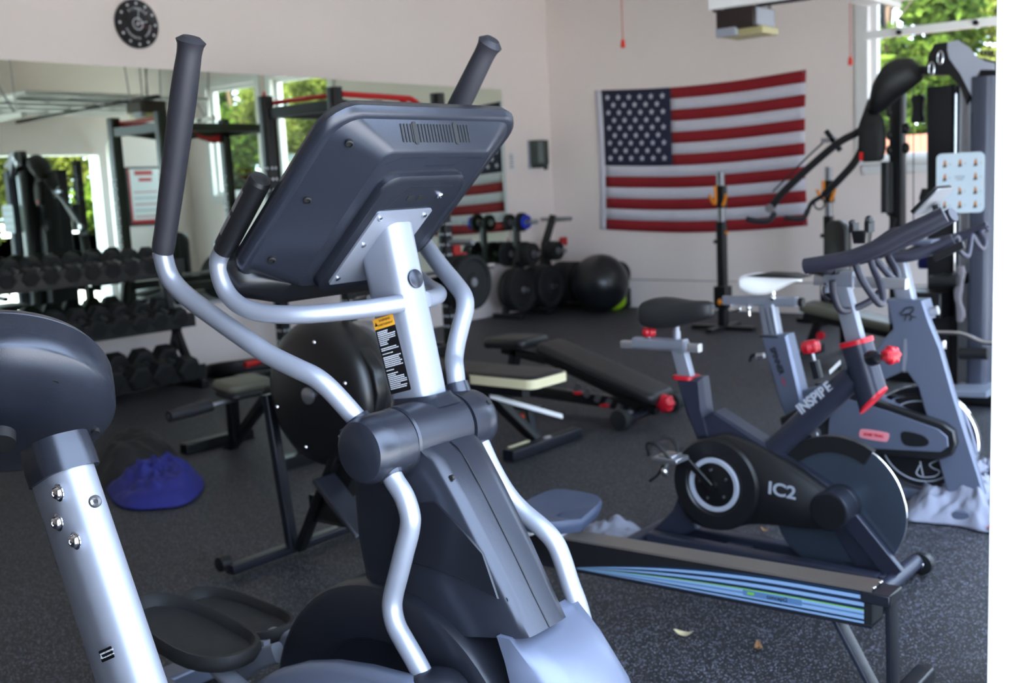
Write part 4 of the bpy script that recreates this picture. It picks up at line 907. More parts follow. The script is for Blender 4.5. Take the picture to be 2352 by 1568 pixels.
# ================================================================ squat stands with orange hooks
def stand(px,py,y=None,lab='',hh=1.42):
    p=hit(px,py,2,0); F=Fr(p.x,p.y,0); t=thing('squat_stand',lab,'squat stand',F,'pair of squat stands')
    MB().box((0,0,.02),(.62,.07,.04)).box((-.0,.0,.02),(.07,.55,.04)).build('base',K['blackm'],t,bev=.006)
    MB().sweep([(0,0,.02),(0,0,.98)],rrect(.075,.075,.008,3),1,None,(1,0,0)).build('outer_post',K['blackm'],t)
    MB().box((0,0,.30),(.13,.12,.20)).build('brace_box',K['blackm'],t,bev=.01)
    ip=MB().sweep([(0,0,.95),(0,0,hh)],rrect(.055,.055,.006,3),1,None,(1,0,0)).build('inner_post',K['steel'],t)
    MB().box((.01,0,hh-.22),(.07,.07,.20)).build('hook_sleeve',K['blackm'],t,bev=.006)
    MB().tube([(-.03,-.045,hh-.12),(-.03,-.05,hh-.27),(-.055,-.055,hh-.26),(-.085,-.055,hh-.20)],.014,10,4).tube([(.04,-.045,hh-.30),(.065,-.05,hh-.25),(.085,-.055,hh-.20)],.014,10,4).build('bar_hook',K['orange'],t)
    MB().cyl((-.04,0,.80),(-.075,0,.80),.018).build('lock_knob',K['black'],t); MB().cyl((.04,0,.88),(.06,0,.88),.014).ell((.0,-.065,.26),(.022,.015,.028),12,8).build('lock_button',K['orange'],t)
    return t
stand(1662,757,lab='squat stand with a steel inner post and orange hooks in front of the flag')
stand(1905,742,lab='squat stand with orange hooks right of the flag, behind the bike handlebars')
# ================================================================ benches
def bpad(par,name,c,L,W,H,rz=0,ry=0,m='pad',edge=None):
    R=M4.Rotation(rz,3,'Z')@M4.Rotation(ry,3,'Y'); c=V(c)
    def rg(w_,l_,h,r): return [c+R@V((a,b,h)) for a,b in rrect(l_,w_,r,5)]
    o=MB().loft([rg(W-.02,L-.02,-H/2,.04),rg(W,L,-H/2+.012,.05),rg(W,L,H/2-.02,.05),rg(W-.025,L-.025,H/2-.003,.045),rg(W-.06,L-.06,H/2,.035)]).build(name,K[m],par,smooth=50)
    if edge: MB().loft([rg(W+.006,L+.006,-H/2+.006,.05),rg(W+.008,L+.008,H/2-.018,.05),rg(W+.0,L+.0,H/2-.012,.05)],cap=(0,0)).build('piping',K[edge],o)
    return o
# flat bench with cream piping
fA=hit(1250,1033,2,0); BA=Fr(fA.x-.55,fA.y,0)
q=hit(1262,862,2,.47); xe=q.x-BA.o.x
ba=thing('weight_bench','flat black bench with a cream-edged pad end and an orange pin on its front foot','weight bench',BA)
bpad(ba,'seat_pad',(xe-.62,q.y-BA.o.y,.45),1.24,.29,.065)
pe=bpad(ba,'pad_end',(xe-.20,q.y-BA.o.y,.452),.42,.292,.062); 
R_=[( xe-.20+a, q.y-BA.o.y+b) for a,b in rrect(.428,.30,.05,5)]
MB().loft([[(a,b,.425) for a,b in R_],[(a,b,.470) for a,b in R_]],cap=(0,0)).build('piping',K['cream'],pe)
yb=q.y-BA.o.y
MB().sweep([(xe-1.15,yb,.38),(xe-.15,yb,.38)],rrect(.06,.06,.008),1,None,(0,1,0)).build('spine',K['blackm'],ba)
MB().sweep([(xe-.42,yb,.37),(.50,0,.05)],rrect(.05,.06,.008),1,None,(0,1,0)).build('front_leg',K['blackm'],ba)
MB().sweep([(xe-.36,yb-.03,.345),(xe-.14,-.03,.20)],rrect(.03,.012,.002),1,None,(0,1,0)).build('adjust_strip',K['white'],ba)
MB().sweep([(.55,-.30,.035),(.55,.30,.035)],rrect(.07,.055,.008),1,None,(1,0,0)).build('front_foot',K['satind'],ba)
MB().box((.52,-.17,.066),(.02,.16,.004)).build('sticker',K['cream'],ba); MB().ell((.55,.03,.062),(.02,.03,.008),12,8).build('bolt',K['alu'],ba)
MB().sweep([(.50,0,.05),(.48,-.02,.22)],rrect(.05,.012,.002),1,None,(0,1,0)).box((.44,0,.22),(.16,.10,.012)).build('foot_bracket',K['satind'],ba)
MB().cyl((.44,-.05,.09),(.45,-.05,.19),.014).build('pin',mat('orange_red',(220,70,30),.5),ba)
MB().sweep([(xe-1.05,yb,.37),(-.62,yb,.03)],rrect(.05,.06,.008),1,None,(0,1,0)).sweep([(-.62,yb-.22,.03),(-.62,yb+.22,.03)],rrect(.06,.05,.008),1,None,(1,0,0)).build('rear_leg',K['blackm'],ba)
# adjustable bench with red knobs
fB=hit(1488,965,2,0); BB=Fr(fB.x-.6,fB.y,0)
b_=thing('weight_bench','adjustable black bench with red knobs and its long back pad sloping down','weight bench',BB)
p0=BB.on(1255,790,y=0); p1=BB.on(1525,912,y=0)
d=p1-p0; ry=-math.atan2(d.z,d.x)
bpad(b_,'back_pad',(p0+p1)/2+V((0,0,.0)),d.length,.27,.06,0,ry)
ps=BB.on(1185,782,y=0); bpad(b_,'seat_pad',ps,.34,.30,.06,0,-.03)
MB().sweep([p0+V((0,0,-.09)),p1+V((-.05,0,-.085))],rrect(.05,.05,.008),1,None,(0,1,0)).sweep([ps+V((-.1,0,-.06)),p0+V((.0,0,-.10))],rrect(.06,.05,.008),1,None,(0,1,0)).build('pad_support',K['blackm'],b_)
MB().sweep([ps+V((-.12,0,-.30)),(.55,0,.08)],rrect(.06,.07,.008),1,None,(0,1,0)).build('spine',K['blackm'],b_)
MB().sweep([ps+V((0,0,-.05)),ps+V((-.1,0,-.40))],rrect(.06,.06,.008),1,None,(0,1,0)).build('seat_post',K['blackm'],b_)
m=MB()
for k in range(6):
    t=.30+.09*k; c=V((p0.x+(p1.x-p0.x)*t,-.04,p0.z+(p1.z-p0.z)*t-.17)); m.box(c,(.03,.02,.05),ry=.5)
m.build('ladder_teeth',K['steel'],b_)
for t in(.32,.55): 
    c=V((p0.x+(p1.x-p0.x)*t,-.06,p0.z+(p1.z-p0.z)*t-.19)); MB().ell(c,(.035,.02,.012),14,8).build('release_tab',K['red'],b_)
MB().sweep([(.60,-.28,.05),(.60,.28,.05)],circ(.026,14),1).build('front_foot',K['satind'],b_)
for y in(-.18,.2): MB().ell((.58,y,.08),(.03,.045,.008),12,8).build('bolt',K['alu'],b_)
for y in(-.28,.28):
    MB().lathe([(.01,-.03),(.055,-.03),(.06,0),(.055,.03),(.01,.03)],(.60+(.0 if y<0 else .01),y,.06),(0,1,0),24).build('foot_roller',K['rubber'],b_)
knob(b_,(p1.x+.02,-.02,p1.z-.03),(0,-1,0),.05,K['red']); MB().box((.55,.05,.085),(.06,.07,.03)).build('release_tab',K['red'],b_,bev=.008)
MB().sweep([ps+V((-.12,0,-.30)),(-.72,0,.04)],rrect(.06,.06,.008),1,None,(0,1,0)).sweep([(-.72,-.25,.03),(-.72,.25,.03)],rrect(.06,.05,.008),1,None,(1,0,0)).build('rear_leg',K['blackm'],b_)
# small bench with roller handle, left of the rower flywheel
BC=Fr(-5.0,3.62,0); bc=thing('abdominal_bench','small black bench with a tan pad and a foam roller handle, left of the rower','exercise bench',BC)
K['tan']=mat('tan_vinyl',(88,86,74),.45)
pc=BC.on(556,880,y=0); bpad(bc,'seat_pad',(pc.x+.0,0,pc.z),.20,.30,.05,0,.12,'tan'); bpad(bc,'pad_base',(pc.x,0,pc.z-.04),.19,.28,.04,0,.12,'pad')
MB().sweep([BC.on(530,885,y=-.05),BC.on(540,1010,y=-.02)],rrect(.06,.05,.008),1,None,(0,1,0)).build('upright',K['blackm'],bc)
MB().sweep([BC.on(625,895,y=0),BC.on(505,1062,y=0)],rrect(.06,.05,.008),1,None,(0,1,0)).build('frame_beam',K['blackm'],bc)
MB().sweep([BC.on(545,990,y=.08),BC.on(480,1055,y=.0)],rrect(.03,.03,.006),1,None,(0,1,0)).build('brace',K['blackm'],bc)
a=BC.on(545,915,y=-.05); e=a+V((-.02,-.42,-.02)); MB().cyl(a,e,.013).build('roller_axle',K['steel'],bc); MB().cyl(a+(e-a)*.40,e,.032).build('foam_roller',K['foam'],bc)
z0=BC.on(505,1062,y=0); MB().box((z0.x,0,.03),(.07,.46,.06)).build('foot',K['blackm'],bc,bev=.006)
z1=BC.on(625,895,y=0); MB().sweep([z1,(z1.x+.25,0,.03)],rrect(.05,.05,.008),1,None,(0,1,0)).box((z1.x+.25,0,.03),(.07,.40,.06)).build('rear_leg',K['blackm'],bc)
# incline bench behind the bikes
q=hit(1960,735,1,7.75); BD=Fr(q.x,q.y,0); bd_=thing('weight_bench','black incline bench with an upright back pad, half hidden behind the bikes','weight bench',BD)
p0=BD.on(1850,700,y=0); p1=BD.on(2080,752,y=0); d=p1-p0
bpad(bd_,'seat_pad',(p0+p1)/2,d.length,.30,.06,0,-math.atan2(d.z,d.x),'tan'); 
MB().sweep([p0+V((0,0,-.07)),p1+V((0,0,-.07))],rrect(.08,.06,.01),1,None,(0,1,0)).build('spine',K['blackm'],bd_)
for t in(.15,.85):
    c=p0+d*t; MB().sweep([c+V((0,0,-.07)),(c.x+(.1 if t>.5 else -.1),0,.03)],rrect(.05,.06,.008),1,None,(0,1,0)).box((c.x+(.1 if t>.5 else -.1),0,.03),(.06,.48,.06)).build('leg',K['blackm'],bd_)
MB().cyl(V((p0.x+.2,-.17,p0.z-.20)),V((p0.x+.2,-.2,p0.z-.20)),.03).build('adjust_knob',K['red'],bd_)
u0=BD.on(1925,700,y=.25); u1=BD.on(1922,505,y=.25)
bp_=[]
W_,H_=.26,u1.z-u0.z
MB().prism(rrect(.24,H_,.11,8),(u0+u1)/2,V((.9,-.42,0)),V((0,0,1)),.07,.012).build('back_pad',K['pad'],bd_,smooth=50)
MB().sweep([u1+V((.02,.08,-.1)),V((u0.x+.02,.33,.03))],rrect(.06,.06,.008),1,None,(1,0,0)).build('back_support',K['blackm'],bd_)
# box by the rack foot (red and black equipment on the floor near the rack)
fl_=hit(500,850,2,0)
t=thing('push_up_frame','low black frame with red grips on the floor beside the dumbbell rack','exercise accessory',Fr(-6.95,5.28,0))
MB().sweep([(-.3,-.25,.05),(-.05,-.28,.10),(.2,.1,.11),(.2,.5,.06)],rrect(.10,.07,.02),5,None,(0,0,1)).box((0,.1,.03),(.5,.7,.05)).build('frame',K['blackm'],t)
MB().cyl((.16,-.22,.13),(.18,.0,.15),.025).build('grip',K['redm'],t); MB().cyl((.05,.22,.16),(.10,.42,.18),.028).build('grip',K['redm'],t)
# ================================================================ multi gym by the garage opening
G=Fr(-2.02,6.86,0)
gy=thing('multi_gym','black and grey multi gym with cable arms, shrouded weight stacks and an exercise chart','multi gym',G)
K['mesh']=mat('perforated_shroud',(30,30,34),.5,.1,.4); K['towerg']=mat('tower_grey',(66,70,84),.4,.2,.5)
def gp_(a,b,y=0): return G.on(a,b,y=y)
# right tower: post with shrouds
def gpost(name,px,py0,px2,py1,w,dth,m,y=0,r=.01):
    p=G.on(px,py0,y=y); q=G.on(px2,py1,y=y); return MB().sweep([V((q.x,y,q.z)),V((p.x,y,p.z))],rrect(w,dth,r,3),1,None,(1,0,0)).build(name,m,gy)
gpost('tower_shroud',2283,180,2268,890,.115,.50,K['towerg'],-.02,.03)
gpost('stack_shroud',2250,200,2238,890,.16,.42,K['mesh'],.10,.02)
gpost('stack_shroud',2180,200,2180,880,.16,.36,K['mesh'],.15,.02)
gpost('main_post',2222,190,2215,890,.07,.07,K['steel'],-.14,.01)
for px in(2196,2240,2262): gpost('guide_rod',px,215,px-4,640,.014,.014,K['chrome'],-.20,.006)
# head plate
plate(G,[(2176,97),(2200,92),(2225,108),(2242,130),(2262,140),(2282,145),(2283,160),(2250,160),(2243,175),(2238,235),(2228,215),(2205,170),(2180,135),(2175,115)],-.24,-.225,.002).build('head_plate',K['greyl'],gy)
plate(G,[(2130,130),(2145,100),(2180,96),(2240,130),(2245,190),(2220,240),(2205,200),(2180,172),(2130,172)],-.21,-.12,.004).build('pulley_housing',K['black'],gy)
plate(G,[(2240,130),(2285,142),(2288,178),(2240,185)],-.15,.15,.004).build('head_box',K['black'],gy)
for px,py in((2140,155),(2160,130)):
    p=gp_(px,py,-.26); MB().tube([p+V((0,0,.03)),p+V((.014,0,.01)),p+V((.012,0,-.03)),p+V((0,0,-.045)),p+V((-.012,0,-.03)),p+V((-.014,0,.01))],.005,8,4,closed=True).build('carabiner',K['chrome'],gy)
MB().torus(gp_(2165,140,-.18),(0,1,0),.045,.012,28,8).build('pulley',K['satin'],gy)
for k in range(4):
    p=gp_(2255+k*8,128,-.1); MB().cyl(p,p+V((0,0,.03)),.008).build('stack_pin',K['blackm'],gy)
# bag and boom towards the left
bm_=[gp_(2150,163,-.1),gp_(2100,163,-.1),gp_(2040,190,-.1),gp_(2005,235,-.1)]
MB().sweep(bm_,rrect(.05,.05,.01),4,None,(0,1,0)).build('boom',K['black'],gy)
# column with handles
cl=gpost('column',2062,180,2062,860,.085,.09,K['blackm'],.30,.01)
for px,py in((2045,258),(2045,310),(2045,345),(2045,485),(2080,295),(2080,340)): MB().ell(gp_(px,py,.28),(.028,.03,.036),12,8).build('adjust_pin',K['black'],cl)
gpost('leg_pad_roller',2038,372,2038,488,.06,.10,K['pad'],.20,.02)
MB().sweep([gp_(2055,500,.25),gp_(2030,590,.25)],rrect(.03,.03,.005),1,None,(0,1,0)).build('brace',K['blackm'],gy)
# press arms reaching over to the left
arms=[((2000,262),(1975,300),(1930,325),(1875,370),(1800,440),(1770,478)),((1990,320),(1965,370),(1930,410),(1900,440),(1892,448))]
MB().sweep([gp_(2010,230,-.05),gp_(1995,290,-.05),gp_(1985,345,-.05)],rrect(.10,.09,.02),3,[.8,1.1,.7],(0,1,0)).build('arm_carriage',K['black'],gy)
for i,a in enumerate(arms):
    y=-.12+.12*i
    am=MB().sweep([gp_(p[0],p[1],y) for p in a],rrect(.035,.045,.01),4,None,(0,1,0)).build('press_arm',K['black'],gy)
    e=gp_(a[-1][0],a[-1][1],y)
    if i==0:
        MB().cyl(e+V((0,-.02,0)),e+V((0,.02,0)),.03).cyl(gp_(1770,490,y),e,.012).build('arm_pulley',K['steel'],am)
        MB().tube([gp_(1780,488,y),gp_(1768,505,y),gp_(1745,508,y),gp_(1716,503,y)],.020,12,4).build('hand_grip',K['foam'],am)
        MB().box(gp_(1905,322,y),(.10,.03,.03)).build('ratchet',K['steel'],am)
        MB().tube([gp_(1890,328,y-.02),gp_(1850,365,y-.02),gp_(1775,440,y-.02)],.006,8,3).build('cable',K['black'],am)
        MB().sweep([gp_(1898,300,y),gp_(1930,345,y)],rrect(.03,.03,.004),1,None,(0,1,0)).build('cross_bracket',K['black'],am)
    else:
        MB().tube([gp_(1892,448,y),gp_(1865,465,y),gp_(1855,485,y)],.014,10,4).torus(gp_(1882,468,y),(0,1,0),.035,.006,20,6).build('hand_hook',K['black'],am)
        MB().tube([gp_(1856,482,y),gp_(1846,500,y),gp_(1828,502,y),gp_(1804,500,y)],.018,12,4).build('hand_grip',K['foam'],am)
# seat and lower parts
MB().sweep([gp_(2150,640,-.25),gp_(2215,640,-.25)],rrect(.30,.06,.02),1,None,(0,1,0)).build('seat_pad',K['pad'],gy)
MB().box(gp_(2130,695,-.1),(.26,.3,.16)).build('seat_frame',K['black'],gy,bev=.01)
p=gp_(2140,772,-.35); MB().tube([gp_(2140,764,-.5),gp_(2185,764,-.5),gp_(2215,768,-.5),gp_(2245,782,-.5),gp_(2272,788,-.5),gp_(2308,787,-.5)],.014,12,4).build('curl_bar',K['chrome'],gy)
MB().cyl(gp_(2165,782,-.45),gp_(2165,800,-.45),.02).build('bar_swivel',K['chrome'],gy)
MB().cyl(gp_(2205,812,-.45),gp_(2270,812,-.45),.035).build('leg_roller',K['pad'],gy)
fp=gp_(2240,890,-.3)
MB().sweep([gp_(2190,892,-.35),gp_(2285,895,-.35)],rrect(.34,.035,.005),1,None,(0,1,0)).build('foot_plate',mat('tread_plate',(150,158,175),.4,.5,bump=.6,bs=60),gy)
gw=G.l((G.o.x,G.o.y,0))
MB().box((.05,-.05,.035),(.62,.75,.05)).build('base_frame',K['blackm'],gy,bev=.01)
MB().box((-.45,.22,.03),(.9,.09,.06)).build('base_frame',K['blackm'],gy,bev=.01)
# lat bar straps hanging on cables
for px in(2108,2143):
    a=gp_(px-8,360,.1);b_=gp_(px-6,190 if px>2120 else 240,.1)
    MB().cyl(gp_(px-20+10,560,.1),gp_(px-10,190,.1),.0035,n=8).build('cable',K['blackm'],gy)
c0=gp_(2109,250,.1)
ol=[(0,.085),(.03,.083),(.036,.06),(.028,.03),(.028,-.03),(.036,-.06),(.03,-.083),(0,-.085),(-.03,-.083),(-.036,-.06),(-.028,-.03),(-.028,.03),(-.036,.06),(-.03,.083)]
MB().prism([(a*1.15,b*1.0) for a,b in ol],c0,(1,0,0),(0,0,1),.05,.01).build('knee_pad',K['pad'],gy)
c0=gp_(2126,455,.0)
MB().sweep([c0+V((0,0,.06)),c0,c0+V((0,0,-.07))],rrect(.06,.05,.015),3,[.7,1.2,.8],(1,0,0)).build('weight_bob',K['black'],gy)
# exercise chart
ch=G.on(2205,420,y=-.33)
W_=G.on(2260,420,y=-.33).x-G.on(2150,420,y=-.33).x; H_=G.on(2205,352,y=-.33).z-G.on(2205,490,y=-.33).z
cb=MB().prism(rrect(W_,H_,.03,5),ch,(1,0,0),(0,0,1),.006).build('exercise_chart',mat('chart_white',(205,220,228),.35),gy)
rn=random.Random(5); m=MB(); m2=MB(); m3=MB(); m4=MB()
for r_ in range(4):
    for c_ in range(3):
        if r_==1 and c_==1: continue
        q=ch+V((W_*(-.32+.32*c_),-.0036,H_*(.34-.23*r_)))
        m.ell(q+V((rn.uniform(-.004,.004),0,.012)),(.006,.001,.007),8,6); m2.prism([(-.008,-.012),(.010,-.012),(.006,.008),(-.006,.008)],q+V((0,0,-.0)),(1,0,0),(0,0,1),.001); m3.prism([(-.012,-.026),(.012,-.022),(.009,-.010),(-.008,-.010)],q,(1,0,0),(0,0,1),.001)
        for k in range(2): m4.box(q+V((.028,0,-.004-.006*k)),(.014,.0008,.0018))
m.build('chart_figure',mat('chart_skin',(200,150,110),.6),cb); m2.build('chart_figure',mat('chart_orange',(190,120,60),.6),cb); m3.build('chart_figure',mat('chart_dark',(50,60,60),.6),cb); m4.build('chart_print',mat('chart_green',(120,150,130),.6),cb)
text('EXERCISE',.013,cb,K['hole'],ch+V((0,-.0040,.035)),(1,0,0),(0,0,1),.0003); text('CHART',.013,cb,K['hole'],ch+V((0,-.0040,.020)),(1,0,0),(0,0,1),.0003)
# bag hung over the boom, hand towel, small backpack
t=solo(MB().loft([[ (p.x+.0*a,p.y+a*.13*s_,p.z+b*.125*s_) for a,b in circ(1,18)] for p,s_ in [(gp_(2118,172,-.12),.25),(gp_(2095,168,-.12),.7),(gp_(2062,180,-.12),.95),(gp_(2035,200,-.12),1.05),(gp_(2015,222,-.12),.85),(gp_(2000,245,-.12),.35)]]),'hanging_bag',mat('black_nylon',(12,12,14),.6,bump=.4,bs=30),'black nylon bag slung over the multi gym boom in front of the window','bag',Fr(G.o.x,G.o.y,0),smooth=70)
b2_=gp_(2003,320,-.20)
t=thing('backpack','small black backpack with a red tab hanging from the multi gym arm','backpack',Fr(G.o.x,G.o.y,0))
MB().loft([[ (b2_.x+a*s_,b2_.y+b*.6*s_,b2_.z+h) for a,b in rrect(.16,.14,.05,5)] for s_,h in((.5,.15),(.85,.12),(1,.04),(1,-.06),(.85,-.12),(.6,-.135))]).build('bag_body',mat('black_canvas',(14,14,15),.75,bump=.4,bs=60),t,smooth=60)
MB().box(b2_+V((-.045,-.06,-.10)),(.02,.01,.05)).build('zip_tab',K['redm'],t)
tw_=gp_(2204,650,-.32)
o=[];
for k in range(10):
    h=.10-.036*k; o.append([(tw_.x+a*(.6+.4*math.sin(k*.9+1)**2)+.01*math.sin(k),tw_.y+b,tw_.z+h) for a,b in rrect(.055,.04,.018,4)])
solo(MB().loft(o),'hand_towel',mat('grey_towel_dark',(110,105,110),.9,bump=.6,bs=120),'grey hand towel hanging on the multi gym beside the curl bar','towel',Fr(G.o.x,G.o.y,0),smooth=70)
bl_=gp_(2136,598,.35)
solo(MB().loft([[ (bl_.x+a*s_,bl_.y+b*s_,bl_.z+h) for a,b in rrect(.13,.1,.03,4)] for s_,h in((.7,.05),(1,.03),(1.1,-.02),(1,-.05))]),'folded_towel',K['blue'],'folded blue towel lying on the multi gym seat behind the bike handlebars','towel',Fr(G.o.x,G.o.y,0),smooth=60)
# ================================================================ soft things on the floor
def cloth(name,m,lab,cat,F,ol,hf,seed=1,n=30,group=None,thick=.0):
    # height field inside an outline (x,y pairs, local)
    nz=noise; cx_=sum(p[0] for p in ol)/len(ol); cy_=sum(p[1] for p in ol)/len(ol)
    P=[V((a,b,0)) for a,b in ol]; P=spl(P,8,True); R=22; verts=[(cx_,cy_,hf(cx_,cy_,0))]; faces=[]
    N=len(P)
    for r in range(1,R+1):
        t=r/R
        for p in P:
            x=cx_+(p.x-cx_)*t; y=cy_+(p.y-cy_)*t; verts.append((x,y,max(.004,hf(x,y,t))))
    for j in range(N): faces.append((0,1+j,1+(j+1)%N))
    for r in range(R-1):
        a=1+r*N;b=1+(r+1)*N
        for j in range(N): faces.append((a+j,b+j,b+(j+1)%N,a+(j+1)%N))
    base=len(verts); 
    for p in P: verts.append((p.x*.995,p.y*.995,.001))
    a=1+(R-1)*N
    for j in range(N): faces.append((a+j,base+j,base+(j+1)%N,a+(j+1)%N))
    faces.append(tuple(base+N-1-j for j in range(N)))
    return solo(MB().add(verts,faces),name,m,lab,cat,F,group,smooth=180,sub=1)
def fold(x,y,s,k=1): return noise.noise(V((x*s,y*s,k*3.1)))
gt=mat('grey_towel',(124,126,140),.95,bump=.8,bs=160,var=.15,vs_=20)
c=hit(2200,1195,2,0); F=Fr(c.x,c.y,0)
ol=[tuple((hit(a,b,2,0)-c)[:2]) for a,b in [(2085,1150),(2075,1195),(2130,1205),(2200,1212),(2260,1226),(2322,1224),(2300,1195),(2290,1150),(2330,1172),(2335,1130),(2310,1090),(2280,1085),(2240,1100),(2150,1110)]]
def hf(x,y,t): return (1-t**4)*(.085+.08*fold(x,y,8,1)+.10*abs(fold(x,y,17,2))+.05*abs(fold(x,y,37,6)))+.006
tw=cloth('gym_towel',gt,'crumpled grey towel draped round the front foot of the silver bike','towel',F,ol,hf)
q=hit(2298,1212,2,.03); q=F.l(q)
MB().add([(q.x-.035,q.y+.02,.028),(q.x+.035,q.y-.02,.018),(q.x+.03,q.y-.035,.016),(q.x-.05,q.y+.0,.026)],[(0,1,2,3)]).prism(rrect(.075,.022,.006,3),V((q.x,q.y,.032)),V((.9,-.35,-.1)),V((.3,.9,.15)),.003).build('red_tab',K['red'],tw)
c=hit(1405,1240,2,0); F=Fr(c.x,c.y,0)
ol=[tuple((hit(a,b,2,0)-c)[:2]) for a,b in [(1330,1215),(1345,1250),(1400,1262),(1440,1262),(1478,1240),(1470,1215),(1440,1205),(1400,1215),(1370,1208)]]
cloth('gym_towel',gt,'small grey cloth bunched on the floor between the rower seat and the charcoal bike','towel',F,ol,lambda x,y,t:(1-t**3)*(.055+.04*fold(x,y,14,5)+.02*fold(x,y,35,6))+.006)
c=hit(360,1150,2,0); F=Fr(c.x,c.y,0)
ol=[tuple((hit(a,b,2,0)-c)[:2]) for a,b in [(245,1110),(255,1150),(290,1172),(360,1172),(430,1160),(470,1120),(450,1085),(400,1080),(300,1085)]]
cloth('sports_bag',K['blue'],'royal blue jacket or bag crumpled on the floor left of the benches','bag',F,ol,lambda x,y,t:(1-t**2.5)*(.12+.07*fold(x,y,7,8)+.09*abs(fold(x,y,14,9))+.05*abs(fold(x,y,30,4))+.12*x)+.006)
c=hit(310,1085,2,0); F=Fr(c.x,c.y,0)
ol=[tuple((hit(a,b,2,0)-c)[:2]) for a,b in [(215,1100),(240,1125),(320,1110),(400,1095),(420,1060),(360,1030),(280,1030),(225,1060)]]
cloth('sports_bag',mat('black_bag',(15,15,20),.7,bump=.4,bs=50),'black soft bag lying behind the royal blue one on the floor','bag',F,ol,lambda x,y,t:(1-t**3)*(.17+.05*fold(x,y,6,12)+.03*fold(x,y,18,13))+.006)
# dry leaves on the floor
lm=mat('dry_leaf',(205,190,150),.8,var=.4,vs_=60); lm2=mat('brown_leaf',(150,110,70),.8,var=.4,vs_=60)
def leaf(px,py,s,a,m,lab,curl=.02):
    p=hit(px,py,2,.003); F=Fr(p.x,p.y,a,.003); n=9; vv=[];ff=[]
    for i in range(n):
        t=i/(n-1); w=s*.30*math.sin(PI*min(t*1.05,1))**.8*(1-.3*t); x=s*(t-.5); z=curl*(2*t-1)**2
        for k in(-1,-.5,0,.5,1): vv.append((x,k*w,z+abs(k)*w*.5+.001))
    for i in range(n-1):
        for k in range(4): ff.append((i*5+k,i*5+k+1,i*5+k+6,i*5+k+5))
    o=solo(MB().add(vv,ff),'dry_leaf',m,lab,'leaf',F,'dry leaves on the floor',smooth=180)
    so=o.modifiers.new('s','SOLIDIFY'); so.thickness=.0012
leaf(1570,1461,.062,.35,lm,'pale curled dry leaf on the floor just below the rower rail decal')
leaf(1742,1491,.045,-1.0,lm2,'small brown and cream dry leaf on the floor beside the rower rear leg')
leaf(1757,1221,.035,.2,lm2,'tiny brown leaf on the floor under the charcoal bike')
leaf(2311,872,.05,.1,lm,'tan dry leaf on the floor right of the multi gym foot plate')
leaf(2310,1020,.012,.1,lm,'tiny pale leaf scrap on the floor right of the silver bike')
# ================================================================ things on the walls
def onb(px,py): return hit(px,py,1,YB)
def onl(px,py): return hit(px,py,0,XL)
# flag
fl=onb(1372,207); fr_=onb(1855,160); bl_=onb(1378,526); br_=onb(1853,518)
FX0=(fl.x+bl_.x)/2; FX1=(fr_.x+br_.x)/2; FW_=FX1-FX0; zt0,zt1=fl.z,fr_.z; zb0,zb1=bl_.z,br_.z
flag=thing('flag','large red, white and blue striped flag with stars hung flat on the back wall','flag',V((FX0,YB,zb0)))
def fpos(u,v,d=0):   # u 0..1 along, v 0..1 down; slight sag between the pinned corners
    sag=.055*math.sin(PI*min(max(u,0),1))*(.9+.3*v)
    zt=zt0+(zt1-zt0)*u-sag*(1-.55*v); zb=zb0+(zb1-zb0)*u-sag*.75
    wv=.006*math.sin(u*19+v*3)+.010*math.sin(u*7-v*5)*v
    sx=.02*math.sin(PI*v)*(1-2*u)
    return V((FX0-FX0+u*FW_+sx,-.012-.006*math.sin(PI*u)*v+wv*.5-d,zt+(zb-zt)*v-zb0))
K['fred']=mat('flag_red',(150,22,34),.8,bump=.3,bs=400,var=.1); K['fwhite']=mat('flag_white',(222,220,232),.8,bump=.3,bs=400,var=.1); K['fblue']=mat('flag_navy',(30,34,62),.8,bump=.3,bs=400)
def patch(u0,u1,v0,v1,nu=24,nv=2,d=0,mb=None):
    mb=mb or MB(); vv=[fpos(u0+(u1-u0)*i/nu,v0+(v1-v0)*j/nv,d) for i in range(nu+1) for j in range(nv+1)]
    return mb.add(vv,[(i*(nv+1)+j,(i+1)*(nv+1)+j,(i+1)*(nv+1)+j+1,i*(nv+1)+j+1) for i in range(nu) for j in range(nv)])
h0=.03
for nm,cmp_ in(('red_stripes',0),('white_stripes',1)):
    mb=MB()
    for k in range(13):
        if k%2!=cmp_: continue
        patch(.385 if k<7 else h0,1,k/13,(k+1)/13,mb=mb)
    if cmp_: patch(-.005,h0,0,1,2,26,mb=mb)
    o=mb.build(nm,K['fred'] if cmp_==0 else K['fwhite'],flag,smooth=180); so=o.modifiers.new('s','SOLIDIFY'); so.thickness=.002
cn=patch(h0,.385,0,7/13,16,14,0); cn=cn.build('canton',K['fblue'],flag,smooth=180); so=cn.modifiers.new('s','SOLIDIFY'); so.thickness=.002
mb=MB()
for r in range(9):
    for c in range(6 if r%2==0 else 5):
        u=h0+(.385-h0)*((c+.5+(0 if r%2==0 else .5))/6.0*.96+.01); v=7/13*((r+1)/10)
        o=fpos(u,v,.003); R=.036
        pts=[(R*(1 if k%2==0 else .42)*math.sin(k*PI/5),R*(1 if k%2==0 else .42)*math.cos(k*PI/5)) for k in range(10)]
        mb.prism(pts,o,(1,0,0),(0,0,1),.001)
mb.build('stars',K['fwhite'],cn,smooth=0)
for u,v in((.01,.01),(.99,.01),(.01,.99),(.99,.99),(.5,.0)): MB().ell(fpos(u,v,.006),(.008,.006,.008),10,6).cyl(fpos(u,v,.004),V((fpos(u,v).x,.003,fpos(u,v).z)),.002,n=8).build('push_pin',K['steel'],flag)
